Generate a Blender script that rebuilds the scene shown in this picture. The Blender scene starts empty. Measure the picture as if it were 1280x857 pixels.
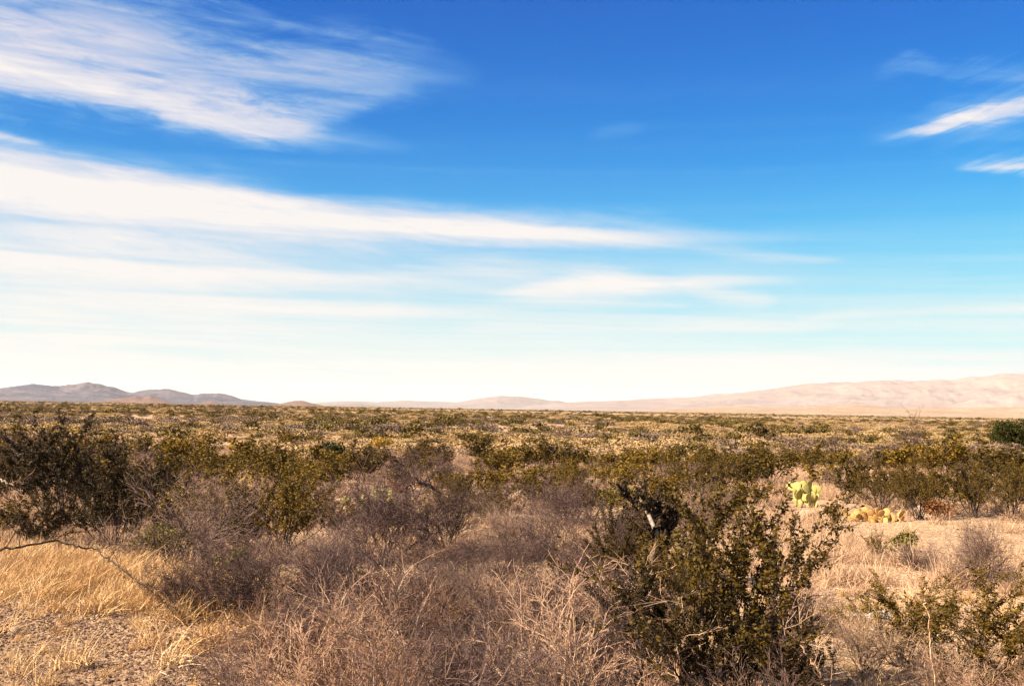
import bpy, math, random
import numpy as np
from mathutils import Matrix, Vector

PI = math.pi
R = math.radians
C = bpy.context.scene.collection
scene = bpy.context.scene

# ------------------------------------------------------------------ camera
FPX, W, H = 1400.0, 1280.0, 857.0          # focal length in pixels of the photograph
EYE = 2.0
PITCH, ROLL = R(3.36), R(0.98)
cam_d = bpy.data.cameras.new('camera')
cam_d.sensor_width = 36.0
cam_d.lens = FPX / W * 36.0
cam_d.clip_start, cam_d.clip_end = 0.1, 80000
cam = bpy.data.objects.new('camera', cam_d)
C.objects.link(cam)
CAMR = Matrix.Rotation(PI / 2 + PITCH, 3, 'X') @ Matrix.Rotation(ROLL, 3, 'Z')
cam.matrix_world = Matrix.Translation((0, 0, EYE)) @ CAMR.to_4x4()
scene.camera = cam


def ray(px, py):
    v = CAMR @ Vector(((px - W / 2) / FPX, (H / 2 - py) / FPX, -1.0))
    return v.normalized()


# ------------------------------------------------------------------ light
SUN_EL, SUN_AZ = 38.0, -116.0              # azimuth clockwise from +Y (the view)
scene.view_settings.view_transform = 'Standard'
scene.view_settings.look = 'None'
scene.view_settings.gamma = 1.0
scene.view_settings.use_curve_mapping = False
scene.view_settings.exposure = 1.7
sd = bpy.data.lights.new('sun', 'SUN')
sd.energy = 5.0
sd.color = (1.0, 0.87, 0.68)
sd.angle = R(0.53)
sun = bpy.data.objects.new('sun', sd)
C.objects.link(sun)
to_sun = Vector((math.sin(R(SUN_AZ)) * math.cos(R(SUN_EL)), math.cos(R(SUN_AZ)) * math.cos(R(SUN_EL)), math.sin(R(SUN_EL))))
sun.rotation_euler = to_sun.to_track_quat('Z', 'Y').to_euler()

# ------------------------------------------------------------------ sky
world = bpy.data.worlds.new('World')
scene.world = world
world.use_nodes = True
wt = world.node_tree
wt.nodes.clear()


class NT:
    """small helper to write node graphs as expressions"""
    def __init__(self, tree):
        self.t = tree

    def node(self, kind, **kw):
        n = self.t.nodes.new(kind)
        for k, v in kw.items():
            setattr(n, k, v)
        return n

    def put(self, sock, v):
        if hasattr(v, 'is_output') or isinstance(v, bpy.types.NodeSocket):
            self.t.links.new(v, sock)
        else:
            sock.default_value = v

    def m(self, op, a, b=0.0, c=0.0, clamp=False):
        n = self.node('ShaderNodeMath', operation=op, use_clamp=clamp)
        self.put(n.inputs[0], a)
        self.put(n.inputs[1], b)
        self.put(n.inputs[2], c)
        return n.outputs[0]

    def smooth(self, x, lo, hi):
        n = self.node('ShaderNodeMapRange', interpolation_type='SMOOTHSTEP')
        self.put(n.inputs['Value'], x)
        self.put(n.inputs['From Min'], lo)
        self.put(n.inputs['From Max'], hi)
        return n.outputs[0]

    def vec(self, x, y, z):
        n = self.node('ShaderNodeCombineXYZ')
        self.put(n.inputs[0], x)
        self.put(n.inputs[1], y)
        self.put(n.inputs[2], z)
        return n.outputs[0]

    def noise(self, v, scale, detail=5.0, rough=0.55, dist=0.0):
        n = self.node('ShaderNodeTexNoise')
        n.noise_dimensions = '3D'
        if v is not None:
            self.put(n.inputs['Vector'], v)
        n.inputs['Scale'].default_value = scale
        n.inputs['Detail'].default_value = detail
        n.inputs['Roughness'].default_value = rough
        n.inputs['Distortion'].default_value = dist
        return n.outputs['Fac']

    def mixc(self, f, a, b, blend='MIX'):
        n = self.node('ShaderNodeMix', data_type='RGBA', blend_type=blend)
        self.put(n.inputs[0], f)
        self.put(n.inputs[6], a)
        self.put(n.inputs[7], b)
        return n.outputs[2]

    def curve(self, x, pts):
        n = self.node('ShaderNodeFloatCurve')
        n.inputs['Factor'].default_value = 1.0
        self.put(n.inputs['Value'], x)
        c = n.mapping.curves[0]
        while len(c.points) < len(pts):
            c.points.new(0.5, 0.5)
        for p, (a, b) in zip(c.points, pts):
            p.location = (a, b)
            p.handle_type = 'AUTO_CLAMPED'
        n.mapping.extend = 'HORIZONTAL'
        n.mapping.update()
        return n.outputs[0]


w = NT(wt)
sky = w.node('ShaderNodeTexSky', sky_type='NISHITA')
sky.sun_disc = False
sky.sun_elevation = R(SUN_EL)
sky.sun_rotation = R(SUN_AZ % 360)
sky.altitude = 900
sky.air_density = 1.0
sky.dust_density = 0.6
sky.ozone_density = 1.5
SKY_STRENGTH = 0.07
hs = w.node('ShaderNodeHueSaturation')
hs.inputs['Saturation'].default_value = 1.45
hs.inputs['Value'].default_value = 1.0
wt.links.new(sky.outputs[0], hs.inputs['Color'])
# the photograph's strong film-like contrast: one response curve (toe and shoulder) over the whole sky
sc_ = w.node('ShaderNodeSeparateColor')
cc_ = w.node('ShaderNodeCombineColor')
wt.links.new(hs.outputs[0], sc_.inputs[0])
for q_, (ctop, amt, pw) in enumerate(((.85, .007, 1.6), (1.456, .146, 1.62), (3.52, .84, 1.8))):
    x_ = w.m('MULTIPLY', w.m('POWER', w.m('DIVIDE', w.m('MAXIMUM', sc_.outputs[q_], 0.0), ctop), pw), -amt)
    y_ = w.m('SUBTRACT', 1.0, w.m('EXPONENT', x_))
    wt.links.new(w.m('DIVIDE', y_, SKY_STRENGTH * 3.249), cc_.inputs[q_])
bg_sky = w.node('ShaderNodeBackground')
bg_sky.inputs['Strength'].default_value = SKY_STRENGTH
wt.links.new(cc_.outputs[0], bg_sky.inputs['Color'])

# cirrus: streaks that follow measured centre lines in azimuth / elevation, frayed by stretched noise
geo = w.node('ShaderNodeTexCoord')
sep = w.node('ShaderNodeSeparateXYZ')
wt.links.new(geo.outputs['Generated'], sep.inputs[0])
X, Y, Z = sep.outputs
az = w.m('MULTIPLY', w.m('ARCTAN2', X, Y), 180 / PI)
el = w.m('MULTIPLY', w.m('ARCSINE', w.m('MINIMUM', w.m('MAXIMUM', Z, -1.0), 1.0)), 180 / PI)
A0, A1, EMAX = -50.0, 50.0, 32.0
an = w.m('DIVIDE', w.m('SUBTRACT', az, A0), A1 - A0)
# cirrus lie on a high sheet: noise is sampled on that sheet so it foreshortens towards the horizon
zz = w.m('ADD', w.m('MAXIMUM', Z, 0.0), 0.09)
sx = w.m('DIVIDE', X, zz)
sy = w.m('DIVIDE', Y, zz)
fibre_v = w.vec(w.m('ADD', w.m('MULTIPLY', az, 0.055), w.m('MULTIPLY', el, 0.05)), w.m('ADD', w.m('MULTIPLY', el, 0.42), w.m('MULTIPLY', az, 0.045)), 0.3)
fine_v = w.vec(w.m('MULTIPLY', az, 0.30), w.m('ADD', w.m('MULTIPLY', el, 1.3), w.m('MULTIPLY', az, 0.06)), 1.7)
warp = w.m('SUBTRACT', w.noise(fibre_v, 1.2, 4.0, 0.6, 0.4), 0.5)
fib = w.noise(fibre_v, 2.6, 10.0, 0.66, 1.1)
fine = w.noise(fine_v, 1.0, 7.0, 0.66, 0.5)


wisp_v = w.vec(w.m('MULTIPLY', az, 0.16), w.m('SUBTRACT', w.m('MULTIPLY', el, 1.25), w.m('MULTIPLY', az, 0.42)), 4.1)
wisp = w.noise(wisp_v, 1.0, 8.0, 0.68, 0.7)


def azel(px, py):
    d = ray(px, py)
    return math.degrees(math.atan2(d.x, d.y)), math.degrees(math.asin(d.z))


def streak(pts, op=1.0, fray=1.0, soft=0.0, nz=None):
    """pts: (pixel x, pixel y, half thickness in pixels, strength)"""
    cp, tp, sp = [], [], []
    for px, py, th, s in pts:
        a, e = azel(px, py)
        t = (a - A0) / (A1 - A0)
        cp.append((t, e / EMAX))
        tp.append((t, th / FPX * 180 / PI / 6.0))
        sp.append((t, s))
    ec = w.m('MULTIPLY', w.curve(an, cp), EMAX)
    th = w.m('MULTIPLY', w.curve(an, tp), 6.0)
    st = w.curve(an, sp)
    e2 = w.m('ADD', el, w.m('MULTIPLY', warp, w.m('MULTIPLY', th, 1.6 * fray)))
    d = w.m('DIVIDE', w.m('ABSOLUTE', w.m('SUBTRACT', e2, ec)), w.m('MAXIMUM', th, 0.01))
    d = w.m('ADD', d, w.m('MULTIPLY', w.m('SUBTRACT', nz or fine, 0.5), 1.3 * fray))
    body = w.smooth(d, 1.5, soft)
    return w.m('MULTIPLY', w.m('MULTIPLY', body, st), op)


streaks = [
    streak([(-420, 40, 55, 1), (-60, 60, 54, .95), (60, 84, 42, .92), (170, 114, 36, .82), (290, 144, 30, .72), (370, 162, 22, .55), (440, 174, 14, .3), (530, 188, 8, 0)], 1.0, 1.5),
    streak([(-300, 20, 30, .3), (40, 40, 46, .55), (200, 72, 58, .66), (330, 88, 50, .66), (430, 92, 42, .6), (530, 94, 26, .35), (610, 96, 10, 0)], .95, 1.6),
    streak([(190, 150, 20, 0), (330, 160, 24, .5), (420, 140, 16, .45), (500, 118, 10, 0)], .8, 1.5),
    streak([(-400, 205, 70, 1), (-40, 228, 50, 1), (120, 250, 50, 1), (280, 265, 42, 1), (420, 277, 34, 1), (560, 284, 26, .98), (680, 290, 18, .9), (760, 297, 13, .75), (850, 303, 12, .4), (930, 305, 6, 0)], 1.1, .8),
    streak([(-300, 320, 26, .9), (0, 322, 26, .95), (150, 330, 28, .95), (280, 343, 24, .9), (370, 350, 17, .8), (440, 350, 14, .55), (520, 342, 14, .5), (600, 337, 15, .6), (680, 338, 12, .4), (760, 330, 6, 0)], .95, 1.1),
    streak([(-300, 375, 22, .9), (0, 376, 22, .95), (200, 381, 20, .95), (340, 386, 17, .85), (480, 389, 14, .65), (600, 385, 8, .4), (690, 378, 10, .6), (800, 382, 7, .5), (890, 378, 4, 0)], .95, 1.1),
    streak([(600, 372, 6, 0), (680, 362, 12, .8), (740, 354, 18, 1), (830, 354, 11, .85), (920, 350, 7, .55), (1010, 349, 5, 0)], .95, 1.1),
    streak([(850, 360, 6, 0), (900, 368, 9, .7), (945, 374, 9, .75), (975, 374, 5, 0)], .8, 1.0),
    streak([(600, 262, 8, 0), (700, 270, 15, .4), (800, 280, 16, .5), (870, 292, 12, .38), (950, 300, 9, .25), (1160, 290, 6, 0)], .9, 1.6),
    streak([(860, 312, 6, 0), (930, 320, 8, .42), (1000, 324, 6, .5), (1060, 325, 4, 0)], .8, 1.4),
    streak([(1090, 174, 5, 0), (1130, 168, 5, .40), (1165, 160, 7, .7), (1200, 151, 10, .85), (1250, 142, 10, .75), (1330, 124, 11, .7), (1500, 90, 20, .7)], 1.0, 2.6, 0, wisp),
    streak([(1090, 100, 10, 0), (1140, 82, 13, .28), (1190, 95, 13, .25), (1240, 92, 17, .3), (1330, 110, 15, .3)], .8, 3.2, 0, wisp),
    streak([(1190, 212, 4, 0), (1225, 208, 8, .55), (1285, 202, 12, .75), (1400, 190, 16, .6)], .95, 2.4, 0, wisp),
    streak([(-200, 180, 10, .6), (0, 172, 9, .6), (30, 176, 6, .5), (60, 180, 4, 0)], .9, 2.2, 0, wisp),
    streak([(1070, 178, 10, 0), (1140, 166, 18, .22), (1200, 153, 26, .34), (1260, 140, 26, .32), (1340, 122, 24, .3)], 1.0, 1.8, 0, wisp),
    streak([(730, 170, 6, 0), (775, 164, 8, .2), (810, 160, 6, 0)], .8, 1.3),
    streak([(990, 400, 5, 0), (1060, 392, 6, .6), (1130, 390, 5, .3), (1180, 386, 5, .5), (1300, 386, 7, .65)], .8, 1.2),
    streak([(560, 412, 7, .1), (650, 412, 8, .6), (800, 414, 10, .55), (930, 408, 12, .55), (1060, 404, 5, 0)], .8, 1.2),
    streak([(-300, 345, 74, .62), (0, 348, 74, .62), (300, 352, 66, .56), (520, 352, 60, .48), (700, 350, 54, .38), (900, 352, 46, .24), (1080, 356, 24, 0)], .8, .5),
    streak([(-400, 425, 20, .7), (0, 420, 15, .6), (200, 420, 14, .5), (420, 412, 11, .35), (520, 414, 8, .1)], .9, 1.0),
]
fr = w.m('ADD', w.m('MULTIPLY', fib, 0.85), w.m('MULTIPLY', fine, 0.75))
fr = w.m('MULTIPLY', w.m('SUBTRACT', fr, 0.44), 2.35)
cl = streaks[0]
for s in streaks[1:]:
    cl = w.m('ADD', cl, w.m('MULTIPLY', s, w.m('SUBTRACT', 1.0, w.m('MINIMUM', cl, 1.0))))
cl = w.m('MULTIPLY', cl, w.m('ADD', w.m('MULTIPLY', fr, 0.48), w.m('ADD', 0.16, w.m('MULTIPLY', cl, 0.40))))
# cirrus over the unseen sky, thickened to soften blue fill light; pale bank low down
sheet = w.noise(w.vec(w.m('MULTIPLY', sx, 0.5), w.m('MULTIPLY', sy, 1.6), 0.0), 0.55, 7.0, 0.6, 0.6)
around = w.m('MAXIMUM', w.smooth(w.m('ABSOLUTE', az), 34.0, 62.0), w.smooth(el, 23.0, 36.0))
cl = w.m('MULTIPLY', cl, w.smooth(w.m('ABSOLUTE', az), 80.0, 50.0))
cl = w.m('ADD', cl, w.m('MULTIPLY', w.m('MULTIPLY', w.smooth(sheet, 0.38, 0.66), 0.8), around))
bank = w.smooth(w.m('ADD', el, w.m('MULTIPLY', warp, 2.2)), 4.8, 1.7)
cl = w.m('ADD', cl, w.m('MULTIPLY', bank, w.m('ADD', 0.55, w.m('MULTIPLY', fr, 0.25))))
veil = w.curve(w.m('DIVIDE', el, 25.0), [(0, .75), (2.0 / 25, .62), (3.5 / 25, .64), (6.1 / 25, .46), (8.5 / 25, .25), (10.5 / 25, .11), (12.4 / 25, .035), (18.0 / 25, 0.0), (1, 0.0)])
cl = w.m('ADD', w.m('MULTIPLY', cl, w.m('SUBTRACT', 1.0, veil)), veil)
# long level streaks in the low sky
band = w.noise(w.vec(w.m('MULTIPLY', az, 0.035), w.m('ADD', w.m('MULTIPLY', el, 1.15), w.m('MULTIPLY', az, 0.012)), 9.2), 1.0, 7.0, 0.6, 0.35)
cl = w.m('MULTIPLY', cl, w.m('ADD', 0.80, w.m('MULTIPLY', w.smooth(band, .30, .62), 0.30)))
cl = w.m('MINIMUM', w.m('MAXIMUM', cl, 0.0), 0.97)
bg_cl = w.node('ShaderNodeBackground')
# thin ice cloud scatters bluish, thick cloud is warm white
w.put(bg_cl.inputs['Color'], w.mixc(w.smooth(cl, .04, .72), (.48, .84, 1.0, 1), (1.0, 0.94, 0.895, 1)))
bg_cl.inputs['Strength'].default_value = 0.302
mixs = w.node('ShaderNodeMixShader')
wt.links.new(cl, mixs.inputs[0])
wt.links.new(bg_sky.outputs[0], mixs.inputs[1])
wt.links.new(bg_cl.outputs[0], mixs.inputs[2])
wout = w.node('ShaderNodeOutputWorld')
wt.links.new(mixs.outputs[0], wout.inputs['Surface'])
world.cycles.sampling_method = 'MANUAL'
world.cycles.sample_map_resolution = 512

scene.cycles.max_bounces = 4
scene.cycles.diffuse_bounces = 2
scene.cycles.glossy_bounces = 1
scene.cycles.transmission_bounces = 2
scene.cycles.volume_bounces = 0
scene.cycles.use_denoising = True
scene.cycles.caustics_reflective = False
scene.cycles.caustics_refractive = False


# ------------------------------------------------------------------ materials
def material(name):
    m = bpy.data.materials.new(name)
    m.use_nodes = True
    n = NT(m.node_tree)
    b = m.node_tree.nodes['Principled BSDF']
    return m, n, b


ALB = .63


def plant_mat(name, cols, rough=0.7, spec=0.25, grain=18.0, trans=0.0, orand=0.35):
    """colour picked per leaf / twig from its 'tint', shifted a little per plant, with grain"""
    m, n, b = material(name)
    at = n.node('ShaderNodeAttribute', attribute_name='tint')
    oi = n.node('ShaderNodeObjectInfo')
    f = n.m('ADD', n.m('MULTIPLY', at.outputs['Fac'], 1.0 - orand), n.m('MULTIPLY', oi.outputs['Random'], orand))
    tc = n.node('ShaderNodeTexCoord')
    g = n.noise(tc.outputs['Object'], grain, 3.0)
    f = n.m('ADD', f, n.m('MULTIPLY', n.m('SUBTRACT', g, 0.5), 0.35), clamp=True)
    cr = n.node('ShaderNodeValToRGB')
    e = cr.color_ramp.elements
    while len(e) < len(cols):
        e.new(0.5)
    for i, c in enumerate(cols):
        e[i].position = i / (len(cols) - 1)
        e[i].color = (*(ALB * q for q in c), 1)
    n.put(cr.inputs[0], f)
    n.put(b.inputs['Base Color'], cr.outputs[0])
    b.inputs['Roughness'].default_value = rough
    b.inputs['Specular IOR Level'].default_value = spec
    if trans > 0:
        tr = n.node('ShaderNodeBsdfTranslucent')
        n.put(tr.inputs[0], cr.outputs[0])
        mx = n.node('ShaderNodeMixShader')
        mx.inputs[0].default_value = trans
        m.node_tree.links.new(b.outputs[0], mx.inputs[1])
        m.node_tree.links.new(tr.outputs[0], mx.inputs[2])
        out = m.node_tree.nodes['Material Output']
        m.node_tree.links.new(mx.outputs[0], out.inputs[0])
    return m


M = {}
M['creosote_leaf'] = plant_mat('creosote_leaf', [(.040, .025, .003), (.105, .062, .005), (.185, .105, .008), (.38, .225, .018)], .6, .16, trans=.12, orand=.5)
M['creosote_leaf_shaded'] = plant_mat('creosote_leaf_shaded', [(.018, .010, .003), (.045, .026, .005), (.08, .045, .008), (.16, .09, .015)], .6, .15, trans=.08)  # darker copy of the creosote leaf, the bushes' inner shade put into its colour
M['creosote_bark'] = plant_mat('creosote_bark', [(.035, .026, .024), (.07, .05, .042), (.14, .10, .085)], .85, .1)
M['grey_twig'] = plant_mat('grey_twig', [(.13, .077, .06), (.25, .155, .12), (.40, .265, .20)], .85, .1)
M['purple_twig'] = plant_mat('purple_twig', [(.050, .029, .028), (.115, .068, .060), (.23, .145, .12)], .85, .1)
M['dark_bark'] = plant_mat('dark_bark', [(.035, .024, .022), (.06, .04, .034), (.10, .07, .058)], .9, .1)
M['pale_bark'] = plant_mat('pale_bark', [(.30, .22, .17), (.42, .33, .26), (.5, .4, .33)], .85, .1)
M['weed'] = plant_mat('weed', [(.34, .17, .105), (.58, .33, .20), (.80, .52, .32), (.95, .70, .47)], .8, .15, orand=.5)
M['weed_twig'] = plant_mat('weed_twig', [(.11, .052, .040), (.33, .175, .115), (.66, .41, .26)], .85, .1, orand=.65)
M['straw'] = plant_mat('straw', [(.44, .23, .105), (.74, .42, .175), (.90, .57, .27), (.95, .70, .42)], .75, .2, trans=.15, orand=.6)
M['pink_grass'] = plant_mat('pink_grass', [(.50, .285, .165), (.70, .44, .265), (.86, .59, .375)], .8, .15, trans=.2)
M['far_leaf'] = plant_mat('far_leaf', [(.075, .048, .011), (.15, .097, .019), (.25, .165, .035)], .6, .2, orand=.6)
M['far_straw'] = plant_mat('far_straw', [(.33, .205, .09), (.49, .315, .142), (.62, .425, .21)], .8, .1, orand=.6)
M['far_grey'] = plant_mat('far_grey', [(.13, .080, .058), (.22, .145, .10), (.34, .235, .165)], .8, .1, orand=.6)
M['dark_leaf'] = plant_mat('dark_leaf', [(.018, .019, .002), (.040, .040, .004), (.08, .072, .010)], .6, .12, trans=.1)
M['blue_leaf'] = plant_mat('blue_leaf', [(.018, .021, .003), (.040, .042, .006), (.12, .115, .03)], .6, .12, trans=.1)
M['gold_leaf'] = plant_mat('gold_leaf', [(.30, .15, .02), (.50, .28, .04), (.62, .40, .08)], .6, .2, trans=.2)
M['rust_leaf'] = plant_mat('rust_leaf', [(.18, .06, .02), (.34, .13, .045), (.50, .24, .08)], .7, .2, trans=.15)
M['sage_leaf'] = plant_mat('sage_leaf', [(.13, .10, .02), (.22, .17, .03), (.34, .26, .06)], .7, .2, trans=.15)


def pad_mat(name, c0, c1, c2):
    m, n, b = material(name)
    tc = n.node('ShaderNodeTexCoord')
    oi = n.node('ShaderNodeObjectInfo')
    g = n.noise(tc.outputs['Object'], 9.0, 5.0, .6)
    c = n.mixc(n.smooth(g, .35, .68), (*c0, 1), (*c1, 1))
    c = n.mixc(n.m('MULTIPLY', oi.outputs['Random'], .55), c, (*c2, 1))
    vo = n.node('ShaderNodeTexVoronoi', feature='F1')
    vo.inputs['Scale'].default_value = 24.0
    n.put(vo.inputs['Vector'], tc.outputs['Object'])
    c = n.mixc(n.m('MULTIPLY', n.smooth(vo.outputs['Distance'], .22, .10), .7), c, (.32, .24, .09, 1))
    n.put(b.inputs['Base Color'], c)
    b.inputs['Roughness'].default_value = .75
    b.inputs['Specular IOR Level'].default_value = .15
    return m


M['pad'] = pad_mat('pad', (.36, .31, .085), (.45, .38, .135), (.25, .23, .08))
M['pad_yellow'] = pad_mat('pad_yellow', (.40, .22, .065), (.46, .30, .11), (.30, .13, .04))

m, n, b = material('rock')
tc = n.node('ShaderNodeTexCoord')
oi = n.node('ShaderNodeObjectInfo')
g = n.noise(tc.outputs['Object'], 7.0, 8.0, .6)
c = n.mixc(n.smooth(g, .3, .7), (0.265, 0.179, 0.117, 1), (0.390, 0.281, 0.195, 1))
c = n.mixc(n.m('MULTIPLY', oi.outputs['Random'], .6), c, (0.359, 0.234, 0.133, 1))
n.put(b.inputs['Base Color'], c)
b.inputs['Roughness'].default_value = .9
bp = n.node('ShaderNodeBump')
bp.inputs['Strength'].default_value = .5
bp.inputs['Distance'].default_value = .02
n.put(bp.inputs['Height'], n.noise(tc.outputs['Object'], 22.0, 8.0, .7))
n.put(b.inputs['Normal'], bp.outputs[0])
M['rock'] = m
m, n, b = material('white_rock')
tc = n.node('ShaderNodeTexCoord')
g = n.noise(tc.outputs['Object'], 9.0, 8.0, .65)
n.put(b.inputs['Base Color'], n.mixc(n.smooth(g, .3, .7), (0.429, 0.367, 0.328, 1), (0.624, 0.585, 0.538, 1)))
b.inputs['Roughness'].default_value = .85
M['white_rock'] = m
M['gravel'] = plant_mat('gravel', [(.08, .04, .027), (.18, .10, .06), (.30, .175, .105), (.52, .35, .22)], .85, .2, orand=.97)

# ground: sand and grit near, scrub cover too small to pick apart far out
m, n, b = material('desert_ground')
tc = n.node('ShaderNodeTexCoord')
P = tc.outputs['Object']
big = n.noise(P, .35, 6.0, .6)
mid = n.noise(P, 2.2, 6.0, .65)
fin = n.noise(P, 26.0, 6.0, .7)
c = n.mixc(n.smooth(big, .35, .65), (0.312, 0.180, 0.098, 1), (0.406, 0.254, 0.138, 1))
c = n.mixc(n.m('MULTIPLY', n.smooth(mid, .45, .75), .7), c, (0.437, 0.287, 0.168, 1))
c = n.mixc(n.m('MULTIPLY', n.smooth(mid, .48, .25), .55), c, (0.211, 0.114, 0.067, 1))
vo = n.node('ShaderNodeTexVoronoi', feature='F1')
vo.inputs['Scale'].default_value = 17.0
n.put(vo.inputs['Vector'], P)
stone = n.node('ShaderNodeSeparateColor')
n.put(stone.inputs[0], vo.outputs['Color'])
c = n.mixc(n.m('MULTIPLY', n.m('GREATER_THAN', stone.outputs[0], .55), .45), c, (0.234, 0.140, 0.087, 1))
c = n.mixc(n.m('MULTIPLY', n.m('GREATER_THAN', stone.outputs[1], .72), .55), c, (0.484, 0.353, 0.236, 1))
c = n.mixc(n.m('MULTIPLY', n.smooth(fin, .5, .3), .5), c, (0.156, 0.088, 0.054, 1))
sp = n.node('ShaderNodeSeparateXYZ')
n.put(sp.inputs[0], P)
dist = n.m('SQRT', n.m('ADD', n.m('MULTIPLY', sp.outputs[0], sp.outputs[0]), n.m('MULTIPLY', sp.outputs[1], sp.outputs[1])))
side = n.m('ADD', n.m('MULTIPLY', n.m('ADD', sp.outputs[0], 2.5), .72), n.m('MULTIPLY', n.m('SUBTRACT', sp.outputs[1], 8.7), .69))
verge = n.smooth(n.m('ADD', side, n.m('MULTIPLY', n.m('SUBTRACT', mid, .5), 2.5)), .6, -.8)
verge = n.m('MULTIPLY', verge, n.m('LESS_THAN', dist, 200.0))
c = n.mixc(n.m('MULTIPLY', verge, n.smooth(fin, .72, .35)), c, (0.183, 0.105, 0.062, 1))
scrub_n = n.noise(P, .045, 8.0, .68)
scrub_c = n.mixc(n.smooth(scrub_n, .42, .60), (0.281, 0.184, 0.067, 1), (0.117, 0.077, 0.023, 1))
c = n.mixc(n.m('MULTIPLY', n.smooth(dist, 250.0, 1200.0), .85), c, scrub_c)
n.put(b.inputs['Base Color'], c)
b.inputs['Roughness'].default_value = .95
b.inputs['Specular IOR Level'].default_value = .1
bp = n.node('ShaderNodeBump')
bp.inputs['Strength'].default_value = .8
bp.inputs['Distance'].default_value = .03
n.put(bp.inputs['Height'], n.m('ADD', n.m('MULTIPLY', fin, .6), n.m('SUBTRACT', .5, vo.outputs['Distance'])))
n.put(b.inputs['Normal'], bp.outputs[0])
M['ground'] = m


def mountain_mat(name, lo, hi, dark, scale):
    m, n, b = material(name)
    tc = n.node('ShaderNodeTexCoord')
    P = tc.outputs['Object']
    g1 = n.noise(P, scale, 8.0, .62)
    g2 = n.noise(P, scale * 6, 8.0, .65)
    c = n.mixc(n.smooth(g1, .35, .65), (*lo, 1), (*hi, 1))
    c = n.mixc(n.m('MULTIPLY', n.smooth(g2, 0.46, 0.66), .75), c, (*dark, 1))
    n.put(b.inputs['Base Color'], c)
    b.inputs['Roughness'].default_value = 1.0
    b.inputs['Specular IOR Level'].default_value = .0
    return m


# ------------------------------------------------------------------ mesh helpers
def mesh_np(name, verts, faces, mats, midx=None, tint=None, smooth=False):
    """faces: (n,3) or (n,4) int array"""
    me = bpy.data.meshes.new(name)
    v = np.asarray(verts, np.float32)
    f = np.asarray(faces, np.int32)
    k = f.shape[1]
    me.vertices.add(len(v))
    me.vertices.foreach_set('co', v.ravel())
    me.loops.add(f.size)
    me.loops.foreach_set('vertex_index', f.ravel())
    me.polygons.add(len(f))
    me.polygons.foreach_set('loop_start', np.arange(len(f), dtype=np.int32) * k)
    for mt in mats:
        me.materials.append(mt)
    if midx is not None:
        me.polygons.foreach_set('material_index', np.asarray(midx, np.int32))
    me.polygons.foreach_set('use_smooth', np.full(len(f), smooth, bool))
    if tint is not None:
        a = me.attributes.new('tint', 'FLOAT', 'FACE')
        a.data.foreach_set('value', np.asarray(tint, np.float32))
    me.update(calc_edges=True)
    return me


def tubes(segs, sides=3, rng=None):
    """segs (n,8): p0, p1, r0, r1 -> verts, quads, tint"""
    s = np.asarray(segs, float)
    p0, p1, r0, r1 = s[:, :3], s[:, 3:6], s[:, 6], s[:, 7]
    d = p1 - p0
    d /= np.maximum(np.linalg.norm(d, axis=1, keepdims=True), 1e-9)
    ref = np.where(np.abs(d[:, 2:3]) > .9, np.array([[1., 0, 0]]), np.array([[0., 0, 1]]))
    u = np.cross(d, ref)
    u /= np.linalg.norm(u, axis=1, keepdims=True)
    v = np.cross(d, u)
    n = len(s)
    vs = np.empty((n, 2 * sides, 3))
    for k in range(sides):
        a = 2 * PI * k / sides
        o = math.cos(a) * u + math.sin(a) * v
        vs[:, k] = p0 + o * r0[:, None]
        vs[:, sides + k] = p1 + o * r1[:, None]
    base = (np.arange(n) * 2 * sides)[:, None]
    q = np.array([[k, (k + 1) % sides, sides + (k + 1) % sides, sides + k] for k in range(sides)])
    faces = (base[:, :, None] + q[None]).reshape(-1, 4)
    rng = rng or np.random.default_rng(1)
    tint = np.repeat(rng.uniform(0, 1, n), sides)
    return vs.reshape(-1, 3), faces, tint


def leaves(pts, size, rng, elong=1.8, up=.3):
    """one small diamond leaf per point"""
    p = np.asarray(pts, float)
    n = len(p)
    d = rng.normal(0, 1, (n, 3)) + np.array([0, 0, up])
    d /= np.linalg.norm(d, axis=1, keepdims=True)
    o = rng.normal(0, 1, (n, 3))
    o = np.cross(d, o)
    o /= np.linalg.norm(o, axis=1, keepdims=True)
    s = size * rng.uniform(.6, 1.35, (n, 1))
    a, b2 = d * s * elong * .5, o * s * .5
    vs = np.stack([p - a, p + b2, p + a, p - b2], 1).reshape(-1, 3)
    f = np.arange(4 * n).reshape(n, 4)
    return vs, f, rng.uniform(0, 1, n)


def blades(roots, dirs, L, wd, bend, rng, nseg=3, wind=(0, 0, 0)):
    """curved tapering blades as ribbons of nseg quads"""
    p = np.asarray(roots, float)
    n = len(p)
    d = np.asarray(dirs, float)
    L = np.asarray(L).reshape(-1, 1)
    side = np.cross(d, rng.normal(0, 1, (n, 3)))
    side /= np.linalg.norm(side, axis=1, keepdims=True)
    rows = []
    out = d.copy()
    out[:, 2] = 0
    out = out + np.array(wind)
    for k in range(nseg + 1):
        t = k / nseg
        c = p + d * L * t + (out * bend + np.array([0, 0, -bend * .55])) * L * t * t
        wk = wd * (1 - t) ** .7 + .0006
        rows.append(np.stack([c - side * wk, c + side * wk], 1))
    vs = np.stack(rows, 1).reshape(n, -1, 3)
    q = np.array([[2 * k, 2 * k + 1, 2 * k + 3, 2 * k + 2] for k in range(nseg)])
    f = ((np.arange(n) * 2 * (nseg + 1))[:, None, None] + q[None]).reshape(-1, 4)
    return vs.reshape(-1, 3), f, np.repeat(rng.uniform(0, 1, n), nseg)


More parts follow.
